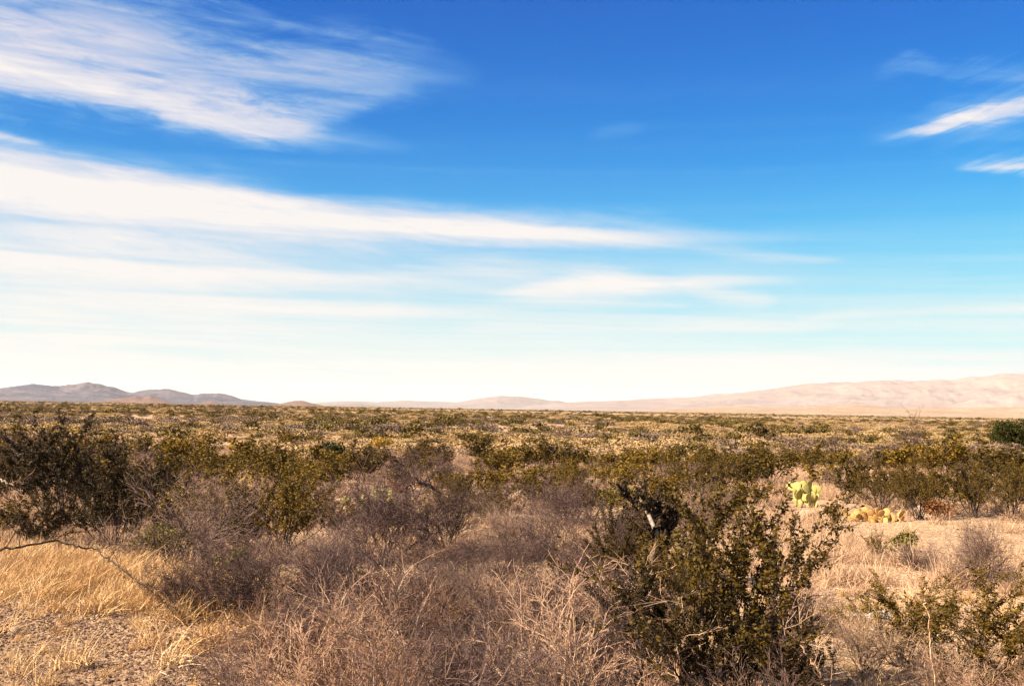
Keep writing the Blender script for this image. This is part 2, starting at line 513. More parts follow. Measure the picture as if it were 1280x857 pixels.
def merge(parts):
    vs, fs, ts, ms = [], [], [], []
    o = 0
    for k, (v, f, t) in enumerate(parts):
        vs.append(v)
        fs.append(f + o)
        ts.append(t)
        ms.append(np.full(len(f), k))
        o += len(v)
    return np.concatenate(vs), np.concatenate(fs), np.concatenate(ts), np.concatenate(ms)


def norm(a):
    l = math.sqrt(a[0] * a[0] + a[1] * a[1] + a[2] * a[2]) or 1e-9
    return (a[0] / l, a[1] / l, a[2] / l)


def grow(S, rn, p, d, L, r, lv, top, jit, kids, ang, lift, shrink, rmin=.0016):
    n = 5 if lv == 0 else (4 if lv == 1 else 3 if lv < top else 2)
    st = L / n
    for i in range(n):
        d = norm((d[0] + rn.gauss(0, jit), d[1] + rn.gauss(0, jit), d[2] + rn.gauss(0, jit) + lift))
        q = (p[0] + d[0] * st, p[1] + d[1] * st, max(.012, p[2] + d[2] * st))
        r1 = max(rmin * .7, r * .84)
        S.append((*p, *q, r, r1, lv, i / n))
        if lv < top and (i > 0 or lv > 0):
            k = int(kids[lv] + rn.random())
            for _ in range(k):
                x = norm((rn.gauss(0, 1), rn.gauss(0, 1), rn.gauss(0, 1)))
                c = norm((d[1] * x[2] - d[2] * x[1], d[2] * x[0] - d[0] * x[2], d[0] * x[1] - d[1] * x[0]))
                a = ang * rn.uniform(.6, 1.3)
                nd = norm(tuple(d[j] * math.cos(a) + c[j] * math.sin(a) for j in range(3)))
                grow(S, rn, q, nd, L * shrink * rn.uniform(.6, 1.25), max(rmin, r1 * .62), lv + 1, top, jit, kids, ang, lift, shrink, rmin)
        p, r = q, r1
    return S


# ---- plant shapes: each returns a list of (verts, faces, tint), wood first
def creosote_shape(seed, h=1.25, spread=.75, stems=13, kids=(1.6, 1.5), leaf=.022, per=7, top=2, rad=.010):
    rn = random.Random(seed)
    rng = np.random.default_rng(seed)
    S = []
    for i in range(stems):
        a = 2 * PI * (i + rn.random()) / stems
        lean = R(rn.uniform(6, 52)) if i % 4 else R(rn.uniform(2, 16))
        d = (math.cos(a) * math.sin(lean), math.sin(a) * math.sin(lean), math.cos(lean))
        ln = h * rn.uniform(.72, 1.08) * (1.0 if lean < .5 else .95) / 1.12
        grow(S, rn, (rn.gauss(0, .05), rn.gauss(0, .05), 0), d, ln, rad * rn.uniform(.7, 1.2), 0, top, .10, kids, .62, .05, .36, .0022)
    S = np.array(S)
    S[:, [0, 1, 3, 4]] *= spread / .75
    tw = S[(S[:, 8] >= 1) & (.5 * (S[:, 2] + S[:, 5]) > h * .27)]
    tops = S[(S[:, 8] == 0) & (S[:, 9] > .55)]
    tw = np.concatenate([tw, tops])
    # foliage sits in clumps towards the branch ends with bare gaps between
    wgt = np.clip((tw[:, 5] / h - .1) * 1.4, .15, 1.0) * (rng.uniform(0, 1, len(tw)) > .22)
    k = rng.poisson(per * wgt)
    idx = np.repeat(np.arange(len(tw)), k)
    t = rng.uniform(0, 1, (len(idx), 1))
    pts = tw[idx, :3] * (1 - t) + tw[idx, 3:6] * t + rng.normal(0, leaf * .85, (len(idx), 3))
    pts[:, 2] = np.maximum(pts[:, 2], .03)
    return [tubes(S[:, :8], 4 if leaf < .03 else 3, rng), leaves(pts, leaf, rng)]


def brush_shape(seed, h=1.0, stems=9, kids=(1.9, 1.8, 1.2), jit=.17, ang=.72, lift=.03, rad=.012, top=3, shrink=.55, lean=(10, 65), rmin=.0023):
    rn = random.Random(seed)
    rng = np.random.default_rng(seed)
    S = []
    for i in range(stems):
        a = 2 * PI * (i + rn.random()) / stems
        l = R(rn.uniform(*lean))
        d = (math.cos(a) * math.sin(l), math.sin(a) * math.sin(l), math.cos(l))
        grow(S, rn, (rn.gauss(0, .06), rn.gauss(0, .06), 0), d, h * rn.uniform(.6, .95), rad * rn.uniform(.7, 1.2), 0, top, jit, kids, ang, lift, shrink, rmin)
    S = np.array(S)
    return S, rng


def weed_shape(seed, h=.85, stems=14, lean=(3, 48)):
    """pale main stems with a tangle of darker side twigs"""
    rn = random.Random(seed)
    rng = np.random.default_rng(seed)
    S = []
    for i in range(stems):
        a = rn.uniform(0, 2 * PI)
        l = R(rn.uniform(*lean))
        d = (math.cos(a) * math.sin(l), math.sin(a) * math.sin(l), math.cos(l))
        grow(S, rn, (rn.gauss(0, .10), rn.gauss(0, .10), 0), d, h * rn.uniform(.6, 1.1), .0058 * rn.uniform(.7, 1.4), 0, 3, .13, (1.6, 1.5, .6), .66, -.01 if i % 3 == 0 else .02, .42, .0024)
    S = np.array(S)
    main, fine = S[S[:, 8] < 2], S[S[:, 8] >= 2]
    return [tubes(main[:, :8], 3, rng), tubes(fine[:, :8], 3, rng)]


def tuft_shape(seed, n=70, h=.42, lean=(3, 42), wd=.0035, base=.07, wind=(.35, 0, 0), nseg=3):
    rng = np.random.default_rng(seed)
    a = rng.uniform(0, 2 * PI, n)
    l = np.radians(rng.uniform(lean[0], lean[1], n))
    d = np.stack([np.cos(a) * np.sin(l), np.sin(a) * np.sin(l), np.cos(l)], 1)
    r = np.stack([rng.normal(0, base, n), rng.normal(0, base, n), np.full(n, -.01)], 1)
    return blades(r, d, h * rng.uniform(.45, 1.15, n), wd, .35, rng, nseg, wind)


def blob_bush(seed, n, h, wdt, leaf, flat=.0):
    """leafy mound: leaves in the outer shell of several lumps"""
    rng = np.random.default_rng(seed)
    pts = []
    lumps = 9
    for k in range(lumps):
        c = np.array([rng.normal(0, wdt * .26), rng.normal(0, wdt * .26), h * rng.uniform(.28, .72)])
        rad = np.array([wdt * .24, wdt * .24, h * .26]) * rng.uniform(.7, 1.25)
        q = rng.normal(0, 1, (n // lumps, 3))
        q /= np.linalg.norm(q, axis=1, keepdims=True)
        q *= rng.uniform(.55, 1.12, (len(q), 1))
        pts.append(c + q * rad)
    pts = np.concatenate(pts)
    pts[:, 2] = np.clip(pts[:, 2], leaf * .5, None)
    return leaves(pts, leaf, rng, 1.7, .4)


def stone_mesh(name, seed, mat, sub=2, flat=.62, jag=.22):
    import bmesh
    rn = random.Random(seed)
    bm = bmesh.new()
    bmesh.ops.create_icosphere(bm, subdivisions=sub, radius=.5)
    ph = [(rn.uniform(1.5, 4), rn.uniform(0, 6), rn.uniform(1.5, 4), rn.uniform(0, 6)) for _ in range(3)]
    cuts = [(Vector((rn.gauss(0, 1), rn.gauss(0, 1), rn.gauss(0, 1))).normalized(), rn.uniform(.30, .43)) for _ in range(7)]
    for v in bm.verts:
        co = v.co.copy()
        for nrm, dd in cuts:
            t = co.dot(nrm) - dd
            if t > 0:
                co -= nrm * t
        k = 1 + sum(jag / 3 * math.sin(a * co.x * 2 + b_) * math.sin(c_ * co.y * 2 + d_) for a, b_, c_, d_ in ph)
        v.co = Vector((co.x * k, co.y * k * .9, co.z * k * flat))
    me = bpy.data.meshes.new(name)
    bm.to_mesh(me)
    bm.free()
    me.materials.append(mat)
    return me


# ------------------------------------------------------------------ object helpers
def tag(o, label=None, cat=None, group=None, kind=None):
    for k, v in (('label', label), ('category', cat), ('group', group), ('kind', kind)):
        if v:
            o[k] = v
    return o


def link(name, me, parent=None):
    o = bpy.data.objects.new(name, me)
    C.objects.link(o)
    if parent is not None:
        o.parent = parent
    return o


def empty(name, loc=(0, 0, 0), rz=0.0, sc=(1, 1, 1)):
    o = bpy.data.objects.new(name, None)
    C.objects.link(o)
    o.empty_display_size = .2
    o.location, o.rotation_euler, o.scale = loc, (0, 0, rz), sc
    return o


def structure(name, me):
    return tag(link(name, me), kind='structure')


# ------------------------------------------------------------------ terrain
def sstep(a, b, x):
    t = np.clip((x - a) / (b - a), 0, 1)
    return t * t * (3 - 2 * t)


def gz(x, y):
    x, y = np.asarray(x, float), np.asarray(y, float)
    d = np.hypot(x, y)
    z = .035 * np.sin(1.7 * x + 1.3) * np.sin(1.3 * y + .4) + .05 * np.sin(.47 * x + .31 * y + 2) + .05 * np.sin(.21 * x - .37 * y)
    z = z + .22 * np.sin(x / 17 + 1) * np.sin(y / 23 + 2) * sstep(20, 70, d)
    z = z + .5 * np.sin(x / 83 + y / 190 + 4) * np.sin(y / 111 + .5) * sstep(80, 400, d)
    z = z * (1 - sstep(900, 2200, d)) - 9 * sstep(2200, 4200, d)
    return z


def ground_at(px, py):
    """the ground point seen at a pixel of the photograph"""
    d = ray(px, py)
    t = EYE / max(-d.z, 1e-4)
    for _ in range(12):
        t = (EYE - float(gz(d.x * t, d.y * t))) / max(-d.z, 1e-4)
    return d.x * t, d.y * t


NR, NA = 190, 512
rr = np.concatenate([[0.0], np.geomspace(.6, 26000, NR)])
aa = np.linspace(0, 2 * PI, NA, endpoint=False)
gx = (rr[:, None] * np.sin(aa)[None]).ravel()
gy = (rr[:, None] * np.cos(aa)[None]).ravel()
i = np.arange(NR)[:, None] * NA
j = np.arange(NA)[None]
jn = (j + 1) % NA
gf = np.stack([i + j, i + NA + j, i + NA + jn, i + jn], -1).reshape(-1, 4)
gf[:, :] = gf[:, [0, 3, 2, 1]]
structure('ground', mesh_np('ground', np.stack([gx, gy, gz(gx, gy)], 1), gf, [M['ground']], smooth=True))

# ---- far hills and mountains: height fields along measured skylines, at their own distances
_tab = np.random.default_rng(7).uniform(0, 1, (256, 256))


def vnoise(x, y):
    xi, yi = np.floor(x).astype(int), np.floor(y).astype(int)
    fx, fy = x - xi, y - yi
    fx, fy = fx * fx * (3 - 2 * fx), fy * fy * (3 - 2 * fy)
    g = lambda a, b: _tab[a % 256, b % 256]
    return (g(xi, yi) * (1 - fx) + g(xi + 1, yi) * fx) * (1 - fy) + (g(xi, yi + 1) * (1 - fx) + g(xi + 1, yi + 1) * fx) * fy


def ridged(x, y, oct=5):
    s, a, t = 0, 1, 0
    for k in range(oct):
        s = s + a * (1 - np.abs(2 * vnoise(x * 2 ** k + 17 * k, y * 2 ** k + 5 * k) - 1))
        t += a
        a *= .52
    return s / t


def mountains(name, sky_px, D, depth, mat, foot=.0, rough=.35, nr=70, na=340, cell=900.0, front=.55, jag=.17):
    """sky_px: (pixel x, pixel y) points of the skyline; D: distance of the crest"""
    pts = sorted(sky_px)
    az_, hz_ = [], []
    for px, py in pts:
        d = ray(px, py)
        az_.append(math.atan2(d.x, d.y))
        hz_.append(EYE + D * d.z / math.hypot(d.x, d.y))
    az_, hz_ = np.array(az_), np.array(hz_)
    a = np.linspace(az_[0], az_[-1], na)
    h = np.interp(a, az_, hz_)
    k_ = a * D / cell
    h = h * (1 + .22 * jag * (ridged(k_ * 2.3 + 31, k_ * 0 + 3.3, 5) - .6) * 2)
    r = np.linspace(D - depth * front, D + depth * (1 - front), nr)
    A, RR = np.meshgrid(a, r)
    t = (RR - D) / depth
    u = np.where(t < 0, 1 + t / front, 1 - t / (1 - front))
    u = np.clip(u, 0, 1)
    prof = foot * np.minimum(1, u * 4) + (1 - foot) * (u ** 1.25)
    gx, gy = RR * np.sin(A), RR * np.cos(A)
    wv = vnoise(gx / cell * .8 + 5, gy / cell * .8 + 2)
    # spurs and gullies run down from the crest towards the plain
    rd = .45 * ridged(gx / cell, gy / cell) + .55 * ridged(A * D / cell * 2.0 + wv * 1.6, (RR - D) / cell * .45 + wv, 5)
    hh = h[None] + h[None] * jag * (ridged(gx / cell * 2.7 + 9, gy / cell * .9, 5) - .62)
    z = hh * prof * (1 - rough * (1 - rd) * 1.6 * (1 - u ** 3) ) + hh * .10 * (vnoise(gx / cell * 4, gy / cell * 4) - .5) * u
    edge = np.minimum(1, np.minimum((A - a[0]), (a[-1] - A)) / (.03 * (a[-1] - a[0]) + 1e-9))
    z = z * edge - 12 * (1 - np.minimum(1, u * 6))
    idx = np.arange(nr * na).reshape(nr, na)
    f = np.stack([idx[:-1, :-1], idx[:-1, 1:], idx[1:, 1:], idx[1:, :-1]], -1).reshape(-1, 4)
    return structure(name, mesh_np(name, np.stack([gx.ravel(), gy.ravel(), z.ravel()], 1), f, [mat], smooth=True))


mm_left = mountain_mat('hazed_range_rock', (.058, .060, .088), (.135, .102, .104), (.036, .044, .072), .0016)  # blue of distant air put into these rock colours, with dark vegetated slopes
mm_red = mountain_mat('red_hill_rock', (0.133, 0.078, 0.062), (0.203, 0.125, 0.098), (0.078, 0.055, 0.051), .006)
mm_pale = mountain_mat('pale_hill_rock', (0.195, 0.152, 0.140), (0.226, 0.179, 0.164), (0.164, 0.133, 0.129), .0016)
mm_right = mountain_mat('massif_rock', (.225, .170, .152), (.265, .205, .180), (.190, .148, .140), .0012)
mm_tan = mountain_mat('tan_hill_rock', (0.257, 0.172, 0.113), (0.312, 0.218, 0.148), (0.195, 0.129, 0.090), .006)

mountains('mountain_range', [(-260, 478), (-150, 486), (-60, 480), (0, 485), (30, 482), (50, 482), (75, 484), (88, 481), (100, 479.5), (112, 479), (125, 480), (140, 484), (158, 488), (178, 488), (195, 487.5), (212, 487), (228, 490), (242, 492), (258, 491), (272, 491), (288, 495), (300, 499), (318, 501), (345, 503.5), (380, 509)], 11500, 4200, mm_left, cell=620, rough=.80, nr=130, na=520, jag=.30)
mountains('rocky_hill', [(105, 505), (122, 503), (138, 500), (150, 498), (160, 497), (170, 495.5), (178, 496), (187, 494.5), (197, 497), (207, 500), (216, 506)], 6500, 900, mm_red, cell=160, rough=.45, nr=50, na=140)
mountains('rocky_hill', [(232, 507), (246, 504), (258, 501.5), (264, 501), (272, 503), (282, 507)], 7200, 700, mm_red, cell=160, nr=40, na=90)
mountains('rocky_hill', [(332, 509), (345, 506), (358, 502.5), (368, 501), (376, 500.5), (386, 502.5), (398, 505.5), (414, 510)], 6800, 900, mm_red, cell=190, rough=.3, nr=50, na=120)
mountains('low_mesa', [(395, 509), (415, 506), (432, 505), (450, 504.5), (468, 506), (485, 510)], 9500, 1200, mm_pale, cell=260, nr=40, na=120)
mountains('far_ridge', [(380, 505), (405, 502.5), (430, 501), (470, 502), (510, 500.5), (560, 502), (600, 503), (640, 506)], 17500, 3000, mm_pale, cell=700, nr=40, na=200)
mountains('pale_hill', [(480, 513), (540, 508), (570, 503), (590, 500), (610, 497), (625, 495), (638, 494.3), (652, 495), (668, 498), (690, 501), (698, 500.5), (710, 502), (740, 503), (790, 508)], 14500, 2600, mm_pale, cell=700, rough=.25, na=260)
mountains('mountain_massif', [(640, 509), (700, 503), (740, 502), (780, 500.5), (810, 498.5), (840, 497.5), (870, 495), (900, 491.5), (930, 489.5), (955, 487), (985, 483.5), (1010, 481), (1035, 477.5), (1055, 476), (1075, 476.5), (1100, 476), (1140, 475), (1170, 473.5), (1190, 473), (1215, 472), (1235, 470), (1255, 466.5), (1280, 463.5), (1330, 462), (1420, 465), (1540, 470), (1600, 490)], 12500, 5200, mm_right, cell=900, jag=.10, rough=.46, na=520, nr=110, front=.62)
mountains('foothill', [(1170, 512), (1205, 503), (1225, 498), (1245, 494), (1262, 491.5), (1285, 489), (1320, 492), (1380, 505), (1420, 515)], 9000, 1500, mm_right, cell=380, rough=.3, nr=50, na=160)
mountains('tan_ridge', [(770, 519), (800, 514.5), (830, 512), (860, 510.5), (890, 509), (925, 507.5), (960, 508.5), (1000, 509), (1030, 507.5), (1060, 506.5), (1075, 506), (1095, 507.5), (1130, 509), (1165, 508.5), (1200, 509.5), (1230, 508.5), (1260, 509), (1290, 507), (1350, 506), (1450, 512), (1500, 522)], 6200, 1500, mm_tan, cell=330, rough=.32, na=420, nr=60)

# ------------------------------------------------------------------ plants as things
SH = {}


def shapes(key, fn):
    if key not in SH:
        SH[key] = fn()
    return SH[key]


def meshes_creosote(v, near, leaf='creosote_leaf'):
    def make():
        if near:
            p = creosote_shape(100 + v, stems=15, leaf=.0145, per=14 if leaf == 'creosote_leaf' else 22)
        else:
            p = creosote_shape(200 + v, stems=10, kids=(1.3, .9), leaf=.042, per=5.2, rad=.012)
        return (mesh_np('creosote_branches', *p[0][:2], [M['creosote_bark']], tint=p[0][2]),
                mesh_np('creosote_foliage', *p[1][:2], [M[leaf]], tint=p[1][2]))
    return shapes(('creosote', v, near, leaf), make)


def meshes_brush(v, near, mat):
    def make():
        if near:
            S, rng = brush_shape(300 + v, stems=13, kids=(2.2, 2.1, 1.35))
        else:
            S, rng = brush_shape(350 + v, stems=8, kids=(1.6, 1.5, .7), rmin=.0042, rad=.014)
        main, fine = S[S[:, 8] < 2], S[S[:, 8] >= 2]
        a, b2 = tubes(main[:, :8], 4, rng), tubes(fine[:, :8], 3, rng)
        bark = M['dark_bark'] if mat == 'purple_twig' else M['creosote_bark']
        return (mesh_np('brush_branches', *a[:2], [bark], tint=a[2]),
                mesh_np('brush_twigs', *b2[:2], [M[mat]], tint=b2[2]))
    return shapes(('brush', v, near, mat), make)


def plant(name, ms, names, loc, rz, sc, label, cat, group=None, tilt=None):
    r_ = empty(name, (loc[0], loc[1], float(gz(*loc)) - .02), rz, sc if isinstance(sc, tuple) else (sc,) * 3)
    if tilt:
        r_.rotation_euler = (tilt[0], tilt[1], rz)
    tag(r_, label, cat, group)
    for me, nm in zip(ms, names):
        link(nm, me, r_)
    return r_


rnd = random.Random(5)
TAKEN = []        # (x, y, radius) of what already stands


def creosote(px, py, hpx, wpx, label, v=None, group=None, leaf='creosote_leaf'):
    x, y = ground_at(px, py)
    d = math.hypot(x, y)
    near = d < 25
    h = hpx / FPX * d
    wdt = wpx / FPX * d
    sx = wdt / 1.5
    v = rnd.randrange(3 if near else 5) if v is None else v
    TAKEN.append((x, y, wdt * .42))
    return plant('creosote_bush', meshes_creosote(v, near, leaf), ('branches', 'foliage'), (x, y), rnd.uniform(0, 6.28), (sx, sx, h / 1.42), label, 'shrub', group)


def brush(px, py, hpx, wpx, label, mat='grey_twig', v=None, group=None, name='dry_brush'):
    x, y = ground_at(px, py)
    d = math.hypot(x, y)
    near = d < 19
    h = hpx / FPX * d
    wdt = wpx / FPX * d
    v = rnd.randrange(3) if v is None else v
    TAKEN.append((x, y, wdt * .42))
    s = wdt / 1.9
    return plant(name, meshes_brush(v, near, mat), ('branches', 'twigs'), (x, y), rnd.uniform(0, 6.28), (s, s, h / 1.12), label, 'shrub', group)


# --- the bushes one can point at
creosote(925, 900, 290, 340, 'tall sprawling olive creosote bush with black stems standing beside the dark cholla', 0)
creosote(885, 900, 150, 150, 'dark creosote bush filling the foot of the tall sprawling creosote', 1, leaf='creosote_leaf_shaded')
creosote(985, 905, 140, 150, 'dark creosote bush between the tall sprawling creosote and the whitish stone', 2, leaf='creosote_leaf_shaded')
creosote(812, 860, 150, 170, 'near black creosote bush joining the dark cholla to the tall sprawling creosote', 0, leaf='creosote_leaf_shaded')
creosote(868, 790, 130, 110, 'upright creosote bush wedged between the dark cholla and the tall sprawling creosote', 2)
creosote(1128, 832, 100, 170, 'low creosote bush just behind the white roadside stone', 1)
creosote(1240, 872, 142, 235, 'broad low creosote bush behind the tall arching weed stalk', 2)
creosote(835, 760, 85, 95, 'small creosote bush at the foot of the dark cholla', 1)
creosote(1096, 700, 36, 36, 'knee high creosote sprig alone in pale grass below the yellow cactus', 2)
creosote(205, 700, 60, 70, 'small dark creosote bush tucked under the pale rounded brush', 0, leaf='creosote_leaf_shaded')
creosote(108, 640, 70, 90, 'dark creosote bush filling the gap behind the fallen black branch', 0, leaf='creosote_leaf_shaded')
creosote(18, 640, 78, 110, 'dark creosote bush at the end of the bleached sloping stick', 1, leaf='creosote_leaf_shaded')
creosote(300, 690, 80, 90, 'dark creosote bush squeezed between pale rounded brush and ragged creosote', 2, leaf='creosote_leaf_shaded')
creosote(48, 690, 66, 100, 'low very dark creosote bush reaching down to the fallen black branch', 2, leaf='creosote_leaf_shaded')
creosote(775, 775, 125, 105, 'near black creosote bush crowding the pale trunk of the dark cholla', 1, leaf='creosote_leaf_shaded')
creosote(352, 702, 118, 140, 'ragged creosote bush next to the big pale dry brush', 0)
creosote(72, 655, 122, 150, 'dark creosote bush growing through the grey leaning sticks', 2, leaf='creosote_leaf_shaded')
creosote(140, 694, 128, 140, 'very dark creosote bush above the fallen black branch', 1, leaf='creosote_leaf_shaded')
creosote(188, 645, 66, 80, 'upright creosote bush touching the pale dry brush', 2, leaf='creosote_leaf_shaded')
creosote(420, 680, 60, 80, 'low green creosote sprigs poking through the wide purple grey brush', 1)
creosote(320, 600, 52, 82, 'rounded creosote bush in front of a pale grassy gap', 1)
creosote(455, 605, 52, 74, 'rounded creosote bush below the golden shrub', 3)
creosote(405, 615, 46, 70, 'creosote bush below the blue green dagger leaved shrub', 0)
creosote(1100, 640, 62, 76, 'creosote bush between yellow fallen cactus and the prickly pear', 1)
creosote(1150, 650, 78, 92, 'wide creosote bush directly behind the yellow fallen cactus', 2)
creosote(1216, 646, 70, 96, 'creosote bush directly behind the rust red shrub', 3)
creosote(1266, 650, 72, 84, 'creosote bush at the edge of the sandy clearing past the rust red shrub', 4)
creosote(1046, 660, 26, 36, 'small creosote bush between pale rocks under the prickly pear', 0)
for q, (px, py, h_, w_) in enumerate([(716, 632, 62, 80), (775, 622, 58, 76), (838, 634, 66, 92), (893, 640, 74, 92), (930, 616, 56, 84), (560, 640, 40, 66), (620, 600, 40, 70), (690, 590, 42, 70), (300, 640, 40, 60), (965, 604, 44, 80), (610, 655, 44, 70), (660, 622, 46, 80), (520, 588, 34, 60), (250, 580, 36, 66), (230, 610, 44, 70), (365, 560, 26, 60), (600, 565, 26, 60), (1010, 590, 34, 60), (1180, 600, 50, 80), (1240, 605, 52, 90)]):
    creosote(px, py, h_, w_, 'mid sized olive creosote bush in the thick belt behind the cholla', group='creosote belt behind the cholla') if 600 < px < 1000 else \
        creosote(px, py, h_, w_, 'mid sized olive creosote bush among grey brush on the plain', group='creosote bushes among grey brush')

brush(242, 706, 108, 180, 'big pale rounded dry brush between two dark creosote bushes', 'grey_twig', 0)
brush(478, 708, 108, 180, 'wide purple grey leafless brush in front of the pale cactus pads', 'purple_twig', 1)
brush(300, 785, 92, 180, 'tangled purple grey brush behind the straw grass bank', 'purple_twig', 2)
brush(525, 625, 66, 130, 'leafless brush with a thick bare limb arching out', 'purple_twig', 2)
brush(640, 700, 62, 120, 'spreading grey brush by the sandy bare patch', 'grey_twig', 1)
brush(700, 725, 95, 130, 'grey brush tight against the dark cholla', 'purple_twig', 0)
brush(40, 615, 82, 150, 'dark leafless brush with pale leaning sticks', 'purple_twig', 0)
brush(880, 690, 70, 100, 'pale grey brush behind the tall sprawling creosote bush', 'grey_twig', 2)
brush(970, 850, 90, 150, 'grey twiggy brush under the tall sprawling creosote bush', 'purple_twig', 1)
brush(1225, 735, 72, 90, 'thin upright fan of pinkish stems on pale grass', 'grey_twig', 1)
brush(1140, 566, 40, 52, 'hazy purple grey brush standing out on the plain', 'purple_twig', 1)
brush(1045, 584, 38, 64, 'low mauve brush behind the prickly pear', 'purple_twig', 2)
brush(1150, 712, 34, 60, 'small purple brush beside the knee high creosote sprig', 'purple_twig', 0)
brush(400, 740, 66, 120, 'pale brush thick with twigs before the purple grey brush', 'grey_twig', 2)
brush(560, 760, 60, 130, 'pinkish grey brush rising from the front weeds', 'grey_twig', 0)
brush(760, 800, 80, 120, 'low dark brush with one black crooked stem', 'purple_twig', 2)
brush(620, 790, 60, 150, 'dark purple brush sunk among the pink front weeds below the sandy patch', 'purple_twig', 1)
brush(480, 800, 62, 150, 'dark purple brush sunk among the pink front weeds below the pale cactus pads', 'purple_twig', 0)
brush(360, 840, 80, 150, 'dark purple brush filling the gap between straw bank and front weeds', 'purple_twig', 2)
brush(560, 880, 70, 170, 'low shadowy brush at the roadside under the pink weeds', 'purple_twig', 2)
brush(720, 880, 75, 160, 'low shadowy brush at the roadside near the upright tan stalk', 'purple_twig', 0)
brush(590, 715, 40, 120, 'dusky brush between the wide purple brush and the sandy patch', 'purple_twig', 2)
brush(440, 760, 84, 150, 'mauve bare shrub at the near edge of the wide purple grey brush', 'purple_twig', 1)
brush(620, 735, 62, 120, 'mauve bare shrub in front of the sandy patch', 'purple_twig', 0)
brush(760, 745, 88, 130, 'shadowy mauve shrub leaning against the front of the dark cholla', 'purple_twig', 1)
brush(230, 770, 70, 120, 'mauve bare shrub rooted at the end of the straw bank', 'purple_twig', 1)
brush(1010, 790, 60, 90, 'mauve bare shrub right beside the sprawling creosote bush stems', 'purple_twig', 0)
brush(560, 690, 74, 150, 'grey mauve bare brush across the front of the sandy patch', 'purple_twig', 2)
brush(415, 655, 66, 120, 'dark mauve brush at the back of the wide purple grey brush', 'purple_twig', 0)
brush(705, 662, 56, 110, 'mauve bare brush behind the dark cholla on the sandy side', 'purple_twig', 1)
brush(640, 648, 44, 100, 'low mauve brush behind the sandy patch', 'purple_twig', 2)
brush(160, 600, 50, 90, 'mauve brush in the gap above the upright creosote', 'purple_twig', 1)
brush(250, 632, 50, 90, 'mauve brush behind the pale rounded brush', 'purple_twig', 0)
brush(530, 790, 80, 150, 'deep mauve bare shrub in the middle of the front brush', 'purple_twig', 1)
brush(370, 770, 80, 140, 'deep mauve bare shrub next to the tangled purple grey brush', 'purple_twig', 0)
brush(690, 800, 80, 140, 'deep mauve bare shrub next to the low dark brush with the crooked stem', 'purple_twig', 1)
brush(20, 665, 52, 80, 'reddish dry brush at the start of the fallen black branch', 'weed', 1)
brush(1080, 850, 70, 110, 'dry tan brush around the white roadside stone', 'weed', 2)
brush(1200, 870, 70, 130, 'dry tan brush at the base of the arching stalk', 'weed', 0)

# pale weathered sticks leaning in the dark brush, and the thick bare limb
def stick(name, pts, r0, mat, label, cat, wig=.03, side=6, seed=1, twigs=8):
    rn = random.Random(seed)
    P3 = [Vector(p) for p in pts]
    S = []
    fine = []
    nn = 7
    prev = None
    tot = (len(P3) - 1) * nn
    k = 0
    for a, b_ in zip(P3, P3[1:]):
        for i in range(nn):
            q = a.lerp(b_, i / nn) + Vector((rn.gauss(0, wig), rn.gauss(0, wig), rn.gauss(0, wig))) * (1 if i else .0)
            if prev is not None:
                ra, rb = r0 * (1 - .75 * k / tot), r0 * (1 - .75 * (k + 1) / tot)
                S.append((*prev, *q, ra, rb))
                if rn.random() < twigs / tot:
                    dd = norm((rn.gauss(0, 1), rn.gauss(0, 1), abs(rn.gauss(0, 1))))
                    grow(fine, rn, tuple(q), dd, rn.uniform(.15, .4), rb * .45, 1, 2, .15, (0, 1.0), .6, .02, .5)
                k += 1
            prev = q
    S.append((*prev, *P3[-1], r0 * .25, r0 * .15))
    base = P3[0]
    parts = [tubes(S, side)]
    if fine:
        parts.append(tubes(np.array(fine)[:, :8], side))
    v, f, t, _ = merge(parts)
    o = link(name, mesh_np(name, v - np.array(base), f, [M[mat]], tint=t))
    o.location = base
    return tag(o, label, cat)


def at(px, py, dist):
    """point at a given horizontal distance along a pixel's sight line (to site things measured in the photo)"""
    d = ray(px, py)
    t = dist / math.hypot(d.x, d.y)
    return (d.x * t, d.y * t, EYE + d.z * t)


def over(px, py, lift):
    """point at a height above the ground on a pixel's sight line"""
    d = ray(px, py)
    t = EYE / max(-d.z, 1e-4)
    for _ in range(12):
        t = (EYE - lift - float(gz(d.x * t, d.y * t))) / max(-d.z, 1e-4)
    return (d.x * t, d.y * t, EYE + d.z * t)


stick('fallen_branch', [over(-30, 688, .42), over(20, 684, .46), over(72, 675, .50), over(98, 682, .46), over(120, 686, .42), over(146, 706, .36), over(160, 716, .36), over(178, 736, .3)], .013, 'dark_bark', 'long black fallen branch lying over the straw grass', 'branch', .010, seed=3, twigs=7)
stick('leaning_stick', [at(8, 577, 25), at(30, 566, 24.8), at(52, 552, 24.6)], .014, 'pale_bark', 'bleached stick leaning up through the dark leafless brush', 'branch', .02, seed=8, twigs=3)
stick('leaning_stick', [at(-4, 598, 21), at(12, 604, 20.6), at(28, 614, 20.2)], .014, 'pale_bark', 'bleached stick sloping down below the dark leafless brush', 'branch', .02, seed=9, twigs=3)
stick('bare_limb', [at(545, 612, 22.5), at(528, 604, 22.3), at(512, 594, 22.2), at(498, 585, 22.0)], .035, 'dark_bark', 'thick dark bare limb arching from leafless brush', 'branch', .02, seed=11, twigs=8)
stick('bare_limb', [at(535, 662, 15), at(522, 655, 15), at(500, 645, 15), at(478, 634, 15)], .028, 'dark_bark', 'dark crooked limb inside the wide purple grey brush', 'branch', .02, seed=12, twigs=8)
stick('bare_limb', [at(648, 742, 10.6), at(650, 726, 10.7), at(644, 714, 10.7), at(637, 704, 10.8)], .022, 'dark_bark', 'short black crooked stem poking out of the front weeds', 'branch', .008, seed=13, twigs=4)
